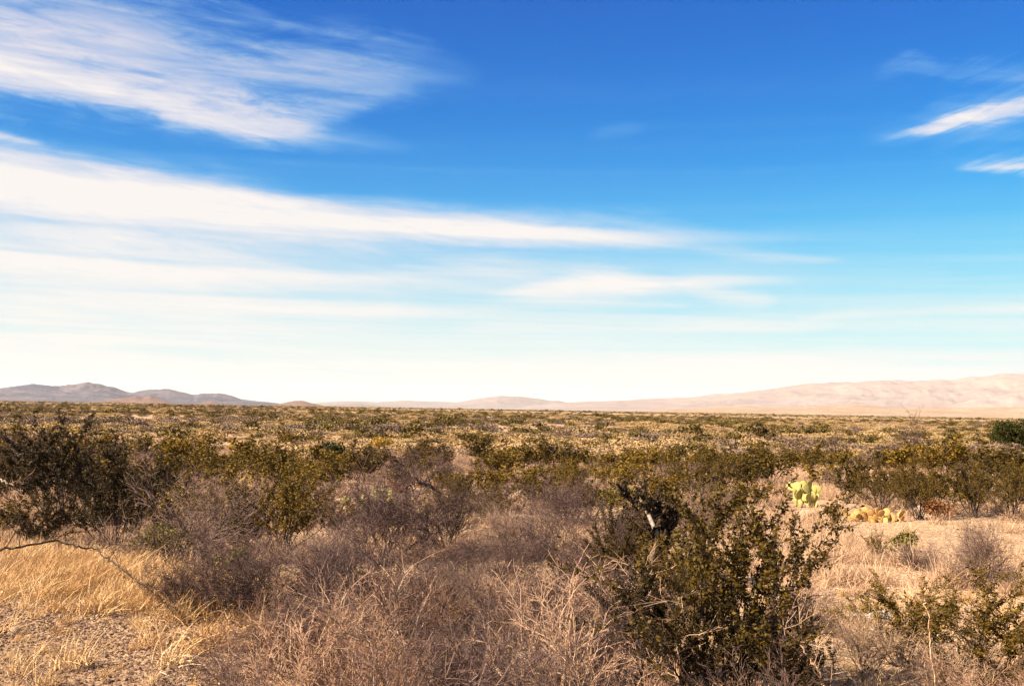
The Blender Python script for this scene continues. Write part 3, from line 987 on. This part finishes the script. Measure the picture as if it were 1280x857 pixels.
stick('dry_stalk', [at(1173, 880, 7.7), at(1168, 840, 7.7), at(1163, 800, 7.7), at(1160, 765, 7.7), at(1153, 745, 7.65), at(1135, 722, 7.6), at(1112, 704, 7.55)], .0055, 'weed', 'tall pale weed stalk whose tip arches over the low creosote', 'weed', .006, seed=14, twigs=6)
stick('dry_stalk', [at(850, 880, 7.6), at(846, 830, 7.6), at(850, 780, 7.6), at(856, 735, 7.6)], .008, 'weed', 'thin upright tan weed stalk before the tall sprawling creosote bush', 'weed', .006, seed=15, twigs=12)
stick('dry_stalk', [at(1040, 880, 7.7), at(1020, 835, 7.7), at(1000, 805, 7.7), at(975, 780, 7.6)], .008, 'weed', 'tan weed stalk leaning across the tall sprawling creosote bush stems', 'weed', .006, seed=16, twigs=8)

# --- dark cholla with its pale trunk
def cholla():
    x, y = ground_at(806, 735)
    d = math.hypot(x, y)
    rn = random.Random(21)
    rng = np.random.default_rng(21)
    root = empty('cholla_cactus', (x, y, float(gz(x, y)) - .02))
    tag(root, 'dark brown cholla cactus with knobbly joints and a pale bare trunk', 'cactus')
    TAKEN.append((x, y, .6))
    k = d / FPX
    T = [(-.04, -.30, 0), (.0, -.38, .30), (.05, -.42, .5), (.08, -.40, .64), (.0, -.30, .84), (-.08, -.2, 1.0)]
    S = [(*a, *b_, .042 - .005 * i, .037 - .005 * i) for i, (a, b_) in enumerate(zip(T, T[1:]))]
    v, f, t = tubes(S, 9)
    link('trunk', mesh_np('cholla_trunk', v, f, [M['pale_bark']], tint=t, smooth=True), root)
    # joints: thick short segments that fork, covered with spiny knobs
    J = []
    def fork(p, dr, L, r, lv):
        n_ = 4
        for i in range(n_):
            dr = norm((dr[0] + rn.gauss(0, .2), dr[1] + rn.gauss(0, .2), dr[2] + rn.gauss(0, .15) + .12))
            q = tuple(p[c] + dr[c] * L / n_ for c in range(3))
            J.append((*p, *q, r, r * .97))
            p = q
            if lv < 3 and rn.random() < .62:
                a = rn.uniform(0, 6.28)
                fork(p, norm((dr[0] + .9 * math.cos(a), dr[1] + .9 * math.sin(a), dr[2] + .25)), L * .68, r * .9, lv + 1)
    for i in range(15):
        a = 6.28 * i / 15 + rn.uniform(-.3, .3)
        b0 = (rn.gauss(0, .10), rn.gauss(0, .10), rn.uniform(.02, .3))
        if i < 5:
            b0 = T[3 + i % 3]
        fork(b0, norm((.62 * math.cos(a), .62 * math.sin(a), 1)), rn.uniform(.45, .8), .020, 0)
    J = np.array(J)
    sc = 1.22 / J[:, 5].max()
    J[:, [2, 5]] *= sc
    J[:, [0, 1, 3, 4]] *= .62 / np.abs(J[:, 3:5]).max()
    a_ = tubes(J, 6, rng)
    idx = np.repeat(np.arange(len(J)), 16)
    tt = rng.uniform(0, 1, (len(idx), 1))
    p = J[idx, :3] * (1 - tt) + J[idx, 3:6] * tt + rng.normal(0, .017, (len(idx), 3))
    b_ = leaves(p, .016, rng, 2.0)
    link('joints', mesh_np('cholla_joints', *a_[:2], [M['cholla']], tint=a_[2]), root)
    link('spines', mesh_np('cholla_spines', *b_[:2], [M['cholla']], tint=b_[2]), root)


M['cholla'] = plant_mat('cholla', [(.025, .015, .009), (.06, .038, .021), (.12, .076, .040), (.22, .14, .075)], .8, .1)
cholla()


# --- prickly pears: every pad a part
def pad_mesh(seed, mat):
    nu, nv = 14, 5
    vs, fs = [], []
    rn = random.Random(seed)
    wob = [rn.uniform(.94, 1.06) for _ in range(nu)]
    for s in (-1, 1):
        for j in range(nv):
            r = (1 - (j / nv) ** 1.6)
            th = s * .062 * (1 - r ** 2.4) ** .5 if j else s * .014
            for i in range(nu):
                a = 2 * PI * i / nu
                cx, cz = math.cos(a), math.sin(a)
                egg = 1 - .16 * cz * -1 if cz < 0 else 1.0
                rx = .40 * (1 + .22 * cz) * wob[i]
                vs.append((cx * rx * r, th, .5 + cz * .5 * r))
        vs.append((0, s * .062, .5))
    V = len(vs) // 2
    tri = []
    for s in (0, 1):
        o = s * V
        for j in range(nv - 1):
            for i in range(nu):
                k = (i + 1) % nu
                q = (o + j * nu + i, o + j * nu + k, o + (j + 1) * nu + k, o + (j + 1) * nu + i)
                q = q if s == 0 else q[::-1]
                tri += [(q[0], q[1], q[2]), (q[0], q[2], q[3])]
        for i in range(nu):
            k = (i + 1) % nu
            t = (o + (nv - 1) * nu + i, o + (nv - 1) * nu + k, o + V - 1)
            tri.append(t if s == 0 else t[::-1])
    for i in range(nu):
        k = (i + 1) % nu
        tri += [(i, V + i, V + k), (i, V + k, k)]
    return mesh_np('cactus_pad', vs, tri, [mat], smooth=True)


PADS = {'pad': [pad_mesh(s, M['pad']) for s in (1, 2, 3)], 'pad_yellow': [pad_mesh(s, M['pad_yellow']) for s in (4, 5)]}


def prickly_pear(loc, size, n, seed, mat, label, flop=0.0, spread=.33, rows=3):
    rn = random.Random(seed)
    x, y = loc
    root = empty('prickly_pear', (x, y, float(gz(x, y)) - .01))
    tag(root, label, 'cactus')
    TAKEN.append((x, y, size * 2.0))
    lv = [[((rn.uniform(-1, 1) * size * spread * n ** .5, rn.uniform(-.5, .5) * size * spread * n ** .5, 0), rn.uniform(-.5, .5)) for _ in range(max(1, n // rows))]]
    left = n
    made = []
    while left > 0:
        nxt = []
        for (p, tl) in lv[-1]:
            if left <= 0:
                break
            left -= 1
            s = size * rn.uniform(.8, 1.15)
            tilt = tl + rn.uniform(-.25, .25)
            rx = rn.uniform(-.35, .35) + (rn.choice((-1, 1)) * flop if flop else 0)
            rz = rn.uniform(-.8, .8)
            o = link('pad', PADS[mat][rn.randrange(len(PADS[mat]))], root)
            o.location = p
            o.rotation_euler = (rx, tilt, rz)
            o.scale = (s, s, s)
            mt = o.rotation_euler.to_matrix()
            for _ in range(2):
                off = rn.uniform(-.34, .34)
                q = mt @ Vector((off * s, 0, .93 * s))
                nxt.append(((p[0] + q.x, p[1] + q.y, max(0, p[2] + q.z)), tilt + off * 1.6))
        rn.shuffle(nxt)
        lv.append(nxt)
    return root


prickly_pear(ground_at(1008, 634), .205, 46, 42, 'pad', 'yellow green prickly pear cactus full of upright pads on sandy clearing', spread=.15, rows=5)
prickly_pear(ground_at(440, 640), .18, 9, 5, 'pad', 'small pale prickly pear showing a few pads above purple brush')
prickly_pear(ground_at(478, 630), .16, 6, 9, 'pad', 'low pale prickly pear beside the leafless brush with bare limb')
prickly_pear(ground_at(306, 628), .16, 5, 13, 'pad_yellow', 'small yellow prickly pear beside a creosote bush')
prickly_pear(ground_at(1094, 652), .155, 40, 17, 'pad_yellow', 'withered yellow orange prickly pear slumped flat on the sand', flop=.6, spread=.5, rows=2)
prickly_pear(ground_at(762, 628), .16, 6, 19, 'pad', 'small prickly pear pads seen past the dark cholla')


# --- odd coloured shrubs
def leafy(name, px, py, hpx, wpx, mat, label, cat='shrub', n=1600, leaf=.035, seed=1, bark='creosote_bark', group=None):
    x, y = ground_at(px, py)
    d = math.hypot(x, y)
    h, wd_ = hpx / FPX * d, wpx / FPX * d
    TAKEN.append((x, y, wd_ * .45))
    root = empty(name, (x, y, float(gz(x, y)) - .01))
    tag(root, label, cat, group)
    S, rng = brush_shape(seed, h * .8, 7, (1.4, .8), top=2, rad=.014 * h)
    k = wd_ * .40 / max(.05, np.abs(S[:, 3:5]).max())
    S[:, [0, 1, 3, 4]] *= k
    a = tubes(S[:, :8], 4, rng)
    link('branches', mesh_np(name + '_branches', *a[:2], [M[bark]], tint=a[2]), root)
    v, f, t = blob_bush(seed, n, h, wd_, leaf)
    link('foliage', mesh_np(name + '_foliage', v, f, [M[mat]], tint=t), root)
    return root


leafy('evergreen_bush', 1268, 566, 40, 56, 'dark_leaf', 'dense dark green evergreen bush standing above the plain', n=5200, leaf=.085, seed=61)
leafy('evergreen_bush', 410, 580, 28, 40, 'blue_leaf', 'blue green dagger leaved shrub among olive creosote', n=2600, leaf=.06, seed=62)
leafy('golden_shrub', 478, 562, 19, 34, 'gold_leaf', 'golden yellow shrub glowing behind a rounded creosote bush', n=900, leaf=.07, seed=63)
leafy('golden_shrub', 92, 548, 14, 44, 'gold_leaf', 'orange yellow shrub above the dark leafless brush', n=900, leaf=.08, seed=64)
leafy('rust_shrub', 1172, 650, 32, 30, 'rust_leaf', 'rust red dead shrub at the edge of the sandy clearing', n=700, leaf=.035, seed=65)
leafy('rust_shrub', 500, 618, 24, 30, 'rust_leaf', 'small rusty brown shrub beside the thick bare limb', n=600, leaf=.04, seed=66)
leafy('rust_shrub', 106, 572, 26, 16, 'rust_leaf', 'narrow dark rusty shrub above the very dark creosote', n=400, leaf=.05, seed=67)
leafy('sage_bush', 192, 706, 52, 60, 'sage_leaf', 'yellow green soft bush at the foot of the pale rounded brush', n=2600, leaf=.024, seed=68)
leafy('sage_bush', 290, 724, 40, 44, 'sage_leaf', 'yellow green soft bush between pale brush and purple brush', n=1800, leaf=.024, seed=69)
leafy('sage_bush', 752, 640, 36, 50, 'sage_leaf', 'grey green soft bush by the small prickly pear', n=1500, leaf=.03, seed=70)
leafy('sage_bush', 1130, 690, 26, 30, 'sage_leaf', 'small grey green bush on the pale grass clearing', n=700, leaf=.03, seed=71)


# --- stones
def stone(px, py, size, mat, label, seed, sc=(1, 1, 1), lift=.25):
    x, y = ground_at(px, py)
    o = link('stone', stone_mesh('stone', seed, M[mat], 3))
    o.location = (x, y, float(gz(x, y)) + size * lift * .6)
    o.scale = (size * sc[0], size * sc[1], size * sc[2])
    o.rotation_euler = (0, 0, seed)
    return tag(o, label, 'stone')


stone(1098, 776, .26, 'white_rock', 'whitish roadside stone at the edge of low creosote', 3)
stone(1074, 772, .14, 'white_rock', 'small white stone next to the larger whitish roadside stone', 4)
stone(1092, 790, .11, 'white_rock', 'little white stone just below the larger whitish roadside stone', 5)
stone(655, 838, .11, 'white_rock', 'white stone showing through the pink front weeds', 6, lift=1.8)
stone(90, 697, .11, 'white_rock', 'white stone under the fallen black branch', 7, lift=1.2)
stone(18, 792, .13, 'rock', 'yellowish flat stone on the gravel verge', 8)
stone(1008, 648, .42, 'rock', 'pale sandy rock right under the prickly pear', 9)
stone(994, 650, .26, 'rock', 'small pale rock touching the pale sandy rock', 10)
stone(980, 640, .34, 'rock', 'pale rock beside the prickly pear towards the tall sprawling creosote', 11)
stone(1125, 640, .22, 'rock', 'pale rock behind the slumped yellow prickly pear', 12)
stone(1148, 640, .3, 'rock', 'pale rounded rock between slumped cactus and rust red shrub', 13)

# --- pinkish dry weeds of the front row
WEED = []
for s in range(5):
    p = weed_shape(400 + s, h=.80 + .05 * s)
    WEED.append((mesh_np('weed_stems', *p[0][:2], [M['weed']], tint=p[0][2]), mesh_np('weed_twigs', *p[1][:2], [M['weed_twig']], tint=p[1][2])))
GREY_WEED = []
for s in range(3):
    p = weed_shape(430 + s, h=.78 + .06 * s)
    GREY_WEED.append((mesh_np('grey_weed_stems', *p[0][:2], [M['grey_twig']], tint=p[0][2]), mesh_np('grey_weed_twigs', *p[1][:2], [M['purple_twig']], tint=p[1][2])))
q = 0
for _ in range(4000):
    if q >= 72:
        break
    px = rnd.uniform(262, 1300)
    py = rnd.uniform(735, 960)
    top = 850 - 58 * math.exp(-((px - 560) / 250) ** 2) + (25 if px < 330 else 0) + (45 if px > 880 else 0)
    if py < top:
        continue
    if 835 < px < 1030 and rnd.random() < .85:
        continue
    x, y = ground_at(px, py)
    if any((x - a) ** 2 + (y - b_) ** 2 < .40 ** 2 for a, b_, r_ in TAKEN[-q:] if q):
        continue
    TAKEN.append((x, y, .25))
    s = rnd.choice((.34, .44, .55, .66, .80)) * rnd.uniform(.9, 1.1) * (.8 if px > 870 else 1)
    grey = float(vnoise(np.array(x * 1.1 + 60), np.array(y * 1.1 + 20))) > .52
    plant('dry_weed', GREY_WEED[rnd.randrange(3)] if grey else WEED[rnd.randrange(5)], ('stems', 'twigs'), (x, y), rnd.uniform(0, 6.28), (s * 1.05, s * 1.05, s), 'dark mauve grey dry weed in the tangled front row along the roadside' if grey else 'pinkish tan dry weed in the tangled front row along the roadside', 'weed', 'mauve grey weeds of the front row' if grey else 'pinkish tan weeds of the front row', tilt=(rnd.gauss(0, .12), rnd.gauss(.05, .14)))
    q += 1

# ------------------------------------------------------------------ the plain: scattered bushes, nearest as things
n_c = sum(1 for o in C.objects if o.name.startswith('creosote_bush'))
n_b = sum(1 for o in C.objects if o.name.startswith('dry_brush'))
CLEAR = [(*ground_at(1090, 690), 2.3), (*ground_at(1215, 690), 2.6), (*ground_at(760, 668), 1.1), (*ground_at(590, 665), .9), (*ground_at(1040, 645), 1.5), (*ground_at(650, 575), 4.0), (*ground_at(380, 570), 5), (*ground_at(1180, 672), 2.2), (*ground_at(990, 620), 1.2)]
cand = []
for _ in range(60000):
    d = math.sqrt(rnd.uniform(17.0 ** 2, 100.0 ** 2))
    a = R(rnd.uniform(-28.5, 28.5))
    cand.append((d * math.sin(a), d * math.cos(a), d))
cand.sort(key=lambda c: c[2])
grid = {}


def free(x, y, r):
    gx_, gy_ = int(x // 2), int(y // 2)
    for i in range(-1, 2):
        for j in range(-1, 2):
            for (a, b_, c_) in grid.get((gx_ + i, gy_ + j), ()):
                if (a - x) ** 2 + (b_ - y) ** 2 < (r + c_) ** 2:
                    return False
    return True


def put_grid(x, y, r):
    grid.setdefault((int(x // 2), int(y // 2)), []).append((x, y, r))


for t in TAKEN:
    put_grid(*t)
for t in CLEAR:
    put_grid(t[0], t[1], min(t[2], 1.8))
    for k in range(8):
        put_grid(t[0] + t[2] * .7 * math.cos(k), t[1] + t[2] * .7 * math.sin(k), min(1.2, t[2] * .4))
far_mesh = {}


def far_single(kind, v):
    """one mesh for plants too small to show their parts"""
    if (kind, v) not in far_mesh:
        if kind == 'creosote':
            p = creosote_shape(500 + v, stems=8, kids=(1.2, .5), leaf=.075, per=3.2, rad=.015)
            vv, ff, tt, mi = merge(p)
            far_mesh[kind, v] = mesh_np('creosote_bush', vv, ff, [M['creosote_bark'], M['creosote_leaf']], mi, tt)
        else:
            S, rng = brush_shape(550 + v, stems=8, kids=(1.4, 1.2, .4), rmin=.008, rad=.018)
            a = tubes(S[:, :8], 3, rng)
            far_mesh[kind, v] = mesh_np('dry_brush', *a[:2], [M['purple_twig' if v % 2 else 'grey_twig']], tint=a[2])
    return far_mesh[kind, v]


for x, y, d in cand:
    if n_c >= 298 and n_b >= 240:
        break
    clump = float(vnoise(np.array(x / 5.0 + 40), np.array(y / 9.0 + 11)))
    woody = float(vnoise(np.array(x / 7.0 + 90), np.array(y / 7.0 + 31)))
    if clump < (.34 if d < 48 else .30):
        continue
    kind = 'creosote' if rnd.random() < .36 + .55 * (woody > .45) else 'brush'
    r = rnd.uniform(.45, .75) if kind == 'creosote' else rnd.uniform(.40, .65)
    if not free(x, y, r * (1.02 if d < 48 else .95)):
        continue
    if (kind == 'creosote' and n_c >= 298) or (kind == 'brush' and n_b >= 240):
        continue
    put_grid(x, y, r)
    s = r / .72 * rnd.uniform(.85, 1.1)
    hz_ = s * (rnd.uniform(.5, .8) if d < 48 else rnd.uniform(.6, .95))
    rz = rnd.uniform(0, 6.28)
    if d < 30:
        if kind == 'creosote':
            plant('creosote_bush', meshes_creosote(rnd.randrange(5), False), ('branches', 'foliage'), (x, y), rz, (s, s, hz_), 'mid sized olive creosote bush among grey brush on the plain', 'shrub', 'creosote bushes among grey brush')
        else:
            plant('dry_brush', meshes_brush(rnd.randrange(3), False, rnd.choice(('grey_twig', 'purple_twig'))), ('branches', 'twigs'), (x, y), rz, (s * .8, s * .8, hz_ * .85), 'leafless grey brush between creosote bushes on the plain', 'shrub', 'grey brush between the creosote bushes')
    else:
        o = link('creosote_bush' if kind == 'creosote' else 'dry_brush', far_single(kind, rnd.randrange(5) if kind == 'creosote' else rnd.randrange(4)))
        o.location = (x, y, float(gz(x, y)) - .02)
        o.rotation_euler = (0, 0, rz)
        o.scale = (s, s, hz_) if kind == 'creosote' else (s * .8, s * .8, hz_ * .85)
        if kind == 'creosote':
            tag(o, 'small distant olive creosote bush dotted over the far plain', 'shrub', 'creosote bushes of the far plain')
        else:
            tag(o, 'small distant grey leafless brush dotted over the far plain', 'shrub', 'grey brush of the far plain')
    if kind == 'creosote':
        n_c += 1
    else:
        n_b += 1

# ------------------------------------------------------------------ stuff: grasses, gravel, far scrub (geometry-node scatters, one object each)
def scatter(name, pts, scales, rots, picks, protos, label, cat, tilts=None):
    """one object: the source meshes set on a cloud of points by geometry nodes"""
    col = bpy.data.collections.new(name + '_sources')
    for k, me in enumerate(protos):
        o = bpy.data.objects.new('%s_source_%02d' % (name, k), me)
        col.objects.link(o)
    me = bpy.data.meshes.new(name)
    n_ = len(pts)
    me.vertices.add(n_)
    me.vertices.foreach_set('co', np.asarray(pts, np.float32).ravel())
    for an_, ty, dat, key in (('sc', 'FLOAT_VECTOR', scales, 'vector'), ('rot', 'FLOAT_VECTOR', rots, 'vector'), ('pick', 'INT', picks, 'value')):
        a = me.attributes.new(an_, ty, 'POINT')
        a.data.foreach_set(key, np.asarray(dat, np.int32 if ty == 'INT' else np.float32).ravel())
    o = link(name, me)
    tag(o, label, cat, kind='stuff')
    ng = bpy.data.node_groups.new(name + '_nodes', 'GeometryNodeTree')
    ng.interface.new_socket('Geometry', in_out='INPUT', socket_type='NodeSocketGeometry')
    ng.interface.new_socket('Geometry', in_out='OUTPUT', socket_type='NodeSocketGeometry')
    N, Lk = ng.nodes, ng.links
    gi, go = N.new('NodeGroupInput'), N.new('NodeGroupOutput')
    ci = N.new('GeometryNodeCollectionInfo')
    ci.inputs['Collection'].default_value = col
    ci.inputs['Separate Children'].default_value = True
    ci.inputs['Reset Children'].default_value = True
    ip = N.new('GeometryNodeInstanceOnPoints')
    ip.inputs['Pick Instance'].default_value = True

    def attr(nm, ty):
        a = N.new('GeometryNodeInputNamedAttribute')
        a.data_type = ty
        a.inputs['Name'].default_value = nm
        return [s for s in a.outputs if s.enabled and s.name == 'Attribute'][0]
    Lk.new(gi.outputs[0], ip.inputs['Points'])
    Lk.new(ci.outputs[0], ip.inputs['Instance'])
    Lk.new(attr('pick', 'INT'), ip.inputs['Instance Index'])
    e2r = N.new('FunctionNodeEulerToRotation')
    Lk.new(attr('rot', 'FLOAT_VECTOR'), e2r.inputs[0])
    Lk.new(e2r.outputs[0], ip.inputs['Rotation'])
    Lk.new(attr('sc', 'FLOAT_VECTOR'), ip.inputs['Scale'])
    Lk.new(ip.outputs[0], go.inputs[0])
    md = o.modifiers.new('scatter', 'NODES')
    md.node_group = ng
    return o


rg = np.random.default_rng(77)


def ring(n, d0, d1, a0=-34, a1=34, power=1.0):
    """n points in a sector; power 1: even in area, 0: even in distance"""
    u = rg.uniform(0, 1, n)
    d = (d0 ** (1 + power) + u * (d1 ** (1 + power) - d0 ** (1 + power))) ** (1 / (1 + power))
    a = np.radians(rg.uniform(a0, a1, n))
    x, y = d * np.sin(a), d * np.cos(a)
    return x, y, d


def pose(n, lo, hi, tilt=.12):
    s = rg.uniform(lo, hi, n)
    sc = np.stack([s, s, s * rg.uniform(.8, 1.15, n)], 1)
    ro = np.stack([rg.normal(0, tilt, n), rg.normal(0, tilt, n), rg.uniform(0, 6.28, n)], 1)
    return sc, ro


def tuft_mesh(name, seed, mat, **kw):
    v, f, t = tuft_shape(seed, **kw)
    return mesh_np(name, v, f, [M[mat]], tint=t)


# straw grass on the bank along the verge
def verge_mask(x, y):
    """straw bank: a belt running from the lower right of the verge back to the left"""
    a = np.degrees(np.arctan2(x, y))
    d = np.hypot(x, y)
    c = 11.0 + (-16 - a) * .36
    return np.exp(-((d - c - .5) / 1.35) ** 2) * sstep(-11.5, -15, a)


x, y, d = ring(52000, 7, 18, -34, -8)
k = rg.uniform(0, 1, len(x)) < verge_mask(x, y) * np.clip(vnoise(x * 1.5 + 7, y * 1.1 + 3) * 2.2 - .55, .03, 1)
x, y = x[k], y[k]
k = np.arange(len(x)) < 1500
x, y = x[k], y[k]
xs, ys, _ = ring(360, 7, 13, -34, 26)
x, y = np.concatenate([x, xs]), np.concatenate([y, ys])
sc, ro = pose(len(x), .4, 1.5, .22)
sc[-360:] *= rg.uniform(.4, .95, (360, 1))
ro[:, 2] = rg.normal(0, .5, len(x))
scatter('straw_grass', np.stack([x, y, gz(x, y)], 1), sc, ro, rg.integers(0, 3, len(x)), [tuft_mesh('straw_tuft', 700 + s, 'straw', n=75, h=.28, wd=.0024, base=.055, lean=(4, 58), wind=(.55, .1, 0)) for s in range(3)], 'straw coloured dry grass on the bank beside the gravel verge', 'grass')

# pinkish dry grass between the bushes
x, y, d = ring(26000, 8.5, 62, power=.35)
k = (vnoise(x / 2.3 + 3, y / 2.3 + 8) > .34) & ((vnoise(x * .9 + 55, y * .9) > .3))
a = np.degrees(np.arctan2(x, y))
k &= ~((a < -13) & (d < 13.5))
for cx_, cy_, cr_ in ((1130, 672, 1.7), (1235, 668, 2.6), (1062, 642, 1.6), (760, 668, 1.0), (1180, 690, 1.2), (600, 668, .9), (1090, 760, .5)):
    qx, qy = ground_at(cx_, cy_)
    k &= (np.hypot((x - qx) * 1.0, (y - qy) * .8) > cr_ * (.6 + .7 * vnoise(x * 2.1, y * 2.1))) | (rg.uniform(0, 1, len(x)) < .12)
k &= (d > 13.5) | (rg.uniform(0, 1, len(x)) < .22)
x, y = x[k], y[k]
sc, ro = pose(len(x), .45, 1.15, .15)
ro[:, 2] = rg.normal(0, .7, len(x))
scatter('pink_grass', np.stack([x, y, gz(x, y)], 1), sc, ro, rg.integers(0, 3, len(x)), [tuft_mesh('pink_tuft', 720 + s, 'pink_grass', n=60, h=.34, wd=.0042, lean=(3, 62), base=.10, wind=(.4, 0, 0)) for s in range(3)], 'pinkish tan dry bunch grass between the bushes', 'grass')

# gravel on the verge and grit on the clearings
GR = [stone_mesh('pebble', 800 + s, M['gravel'], 1, .6) for s in range(5)]
x1, y1, _ = ring(42000, 6.0, 12.2, -34, -9)
k = rg.uniform(0, 1, len(x1)) > verge_mask(x1, y1) * .8
x1, y1 = x1[k], y1[k]
x2, y2, _ = ring(15000, 9, 26, -30, 34, power=.3)
x, y = np.concatenate([x1, x2]), np.concatenate([y1, y2])
s = .012 + .06 * rg.beta(1.0, 7, len(x))
sc = np.stack([s * rg.uniform(.8, 1.4, len(x)), s, s * rg.uniform(.7, 1.1, len(x))], 1)
ro = np.stack([rg.normal(0, .3, len(x)), rg.normal(0, .3, len(x)), rg.uniform(0, 6.28, len(x))], 1)
scatter('gravel', np.stack([x, y, gz(x, y) + s * .12], 1), sc, ro, rg.integers(0, 5, len(x)), GR, 'loose brown and tan gravel over the verge and clearings', 'gravel')

# broken twigs and stalks lying about
LT = []
for s_ in range(4):
    rn = random.Random(960 + s_)
    S_ = grow([], rn, (0, 0, .012), (1, 0, .05), .30, .0065, 1, 2, .22, (0, .7), .7, -.02, .5, .003)
    v, f, t = tubes(np.array(S_)[:, :8], 3)
    LT.append(mesh_np('litter_twig', v, f, [M['grey_twig' if s_ % 2 else 'weed']], tint=t))
x, y, _ = ring(3600, 7, 26, -30, 30, power=.5)
sc, ro = pose(len(x), .2, .85, .1)
scatter('twig_litter', np.stack([x, y, gz(x, y) + .01], 1), sc, ro, rg.integers(0, 4, len(x)), LT, 'broken grey and tan twigs littering the ground', 'litter')

# far scrub, olive and straw, out to the edge of the plain
FS = []
for s in range(4):
    v, f, t = blob_bush(900 + s, 420, .95, 1.5, .11)
    FS.append(mesh_np('scrub_clump', v, f, [M['far_leaf']], tint=t))
for s in range(4):
    v, f, t = blob_bush(920 + s, 520, .55, 1.5, .08)
    FS.append(mesh_np('scrub_clump', v, f, [M['far_straw']], tint=t))
for s in range(3):
    v, f, t = blob_bush(940 + s, 420, .75, 1.5, .08)
    FS.append(mesh_np('scrub_clump', v, f, [M['far_grey']], tint=t))
x1, y1, d1 = ring(2600, 42, 95, -30, 30, power=1)
x2, y2, d2 = ring(27000, 75, 520, -30, 30, power=.25)
x3, y3, d3 = ring(18000, 450, 2600, -30, 30, power=.1)
x, y, d = (np.concatenate(t) for t in ((x1, x2, x3), (y1, y2, y3), (d1, d2, d3)))
patch = vnoise(x / 14.0 + 3, y / 40.0 + 9)
olive = rg.uniform(0, 1, len(x)) < np.where(d < 95, .12, np.clip(.25 + (patch - .5) * .95, .03, .7))
gap = vnoise(x / 9.0 + 71, y / 26.0 + 5)
keep = ((d > 60) | ~olive) & ((gap > .30) | (d > 700) | (rg.uniform(0, 1, len(x)) < .38))
grey = rg.uniform(0, 1, len(x)) < np.clip((vnoise(x / 21.0 + 13, y / 50.0 + 77) - .42) * 1.6, .04, .6)
pick = np.where(olive, rg.integers(0, 4, len(x)), np.where(grey, rg.integers(8, 11, len(x)), rg.integers(4, 8, len(x))))
s = np.exp(rg.normal(-.42, .38, len(x))).clip(.3, 1.7) * np.where(d > 600, 1.2, .80)
sc = np.stack([s * 1.1, s * 1.1, s * rg.uniform(.6, 1.05, len(x))], 1)
ro = np.stack([0 * x, 0 * x, rg.uniform(0, 6.28, len(x))], 1)
scatter('far_scrub', np.stack([x, y, gz(x, y)], 1)[keep], sc[keep], ro[keep], pick[keep], FS, 'olive and straw scrub merging together out to the edge of the plain', 'scrub')

# ------------------------------------------------------------------ haze
hx, y0, y1, z0, z1 = 29000, -27500, 29000, -22.0, 545.0
vs = [(sx_ * hx, yy, zz_) for zz_ in (z0, z1) for yy in (y0, y1) for sx_ in (-1, 1)]
fs = [(0, 2, 3, 1), (4, 5, 7, 6), (0, 1, 5, 4), (1, 3, 7, 5), (3, 2, 6, 7), (2, 0, 4, 6)]
me = mesh_np('haze', vs, fs, [])
hm = bpy.data.materials.new('haze')
hm.use_nodes = True
hm.node_tree.nodes.clear()
pv = hm.node_tree.nodes.new('ShaderNodeVolumePrincipled')
pv.inputs['Color'].default_value = (.95, .93, .92, 1)
pv.inputs['Density'].default_value = 1.65e-5
ho = hm.node_tree.nodes.new('ShaderNodeOutputMaterial')
hm.node_tree.links.new(pv.outputs[0], ho.inputs['Volume'])
me.materials.append(hm)
tag(link('haze', me), kind='stuff')
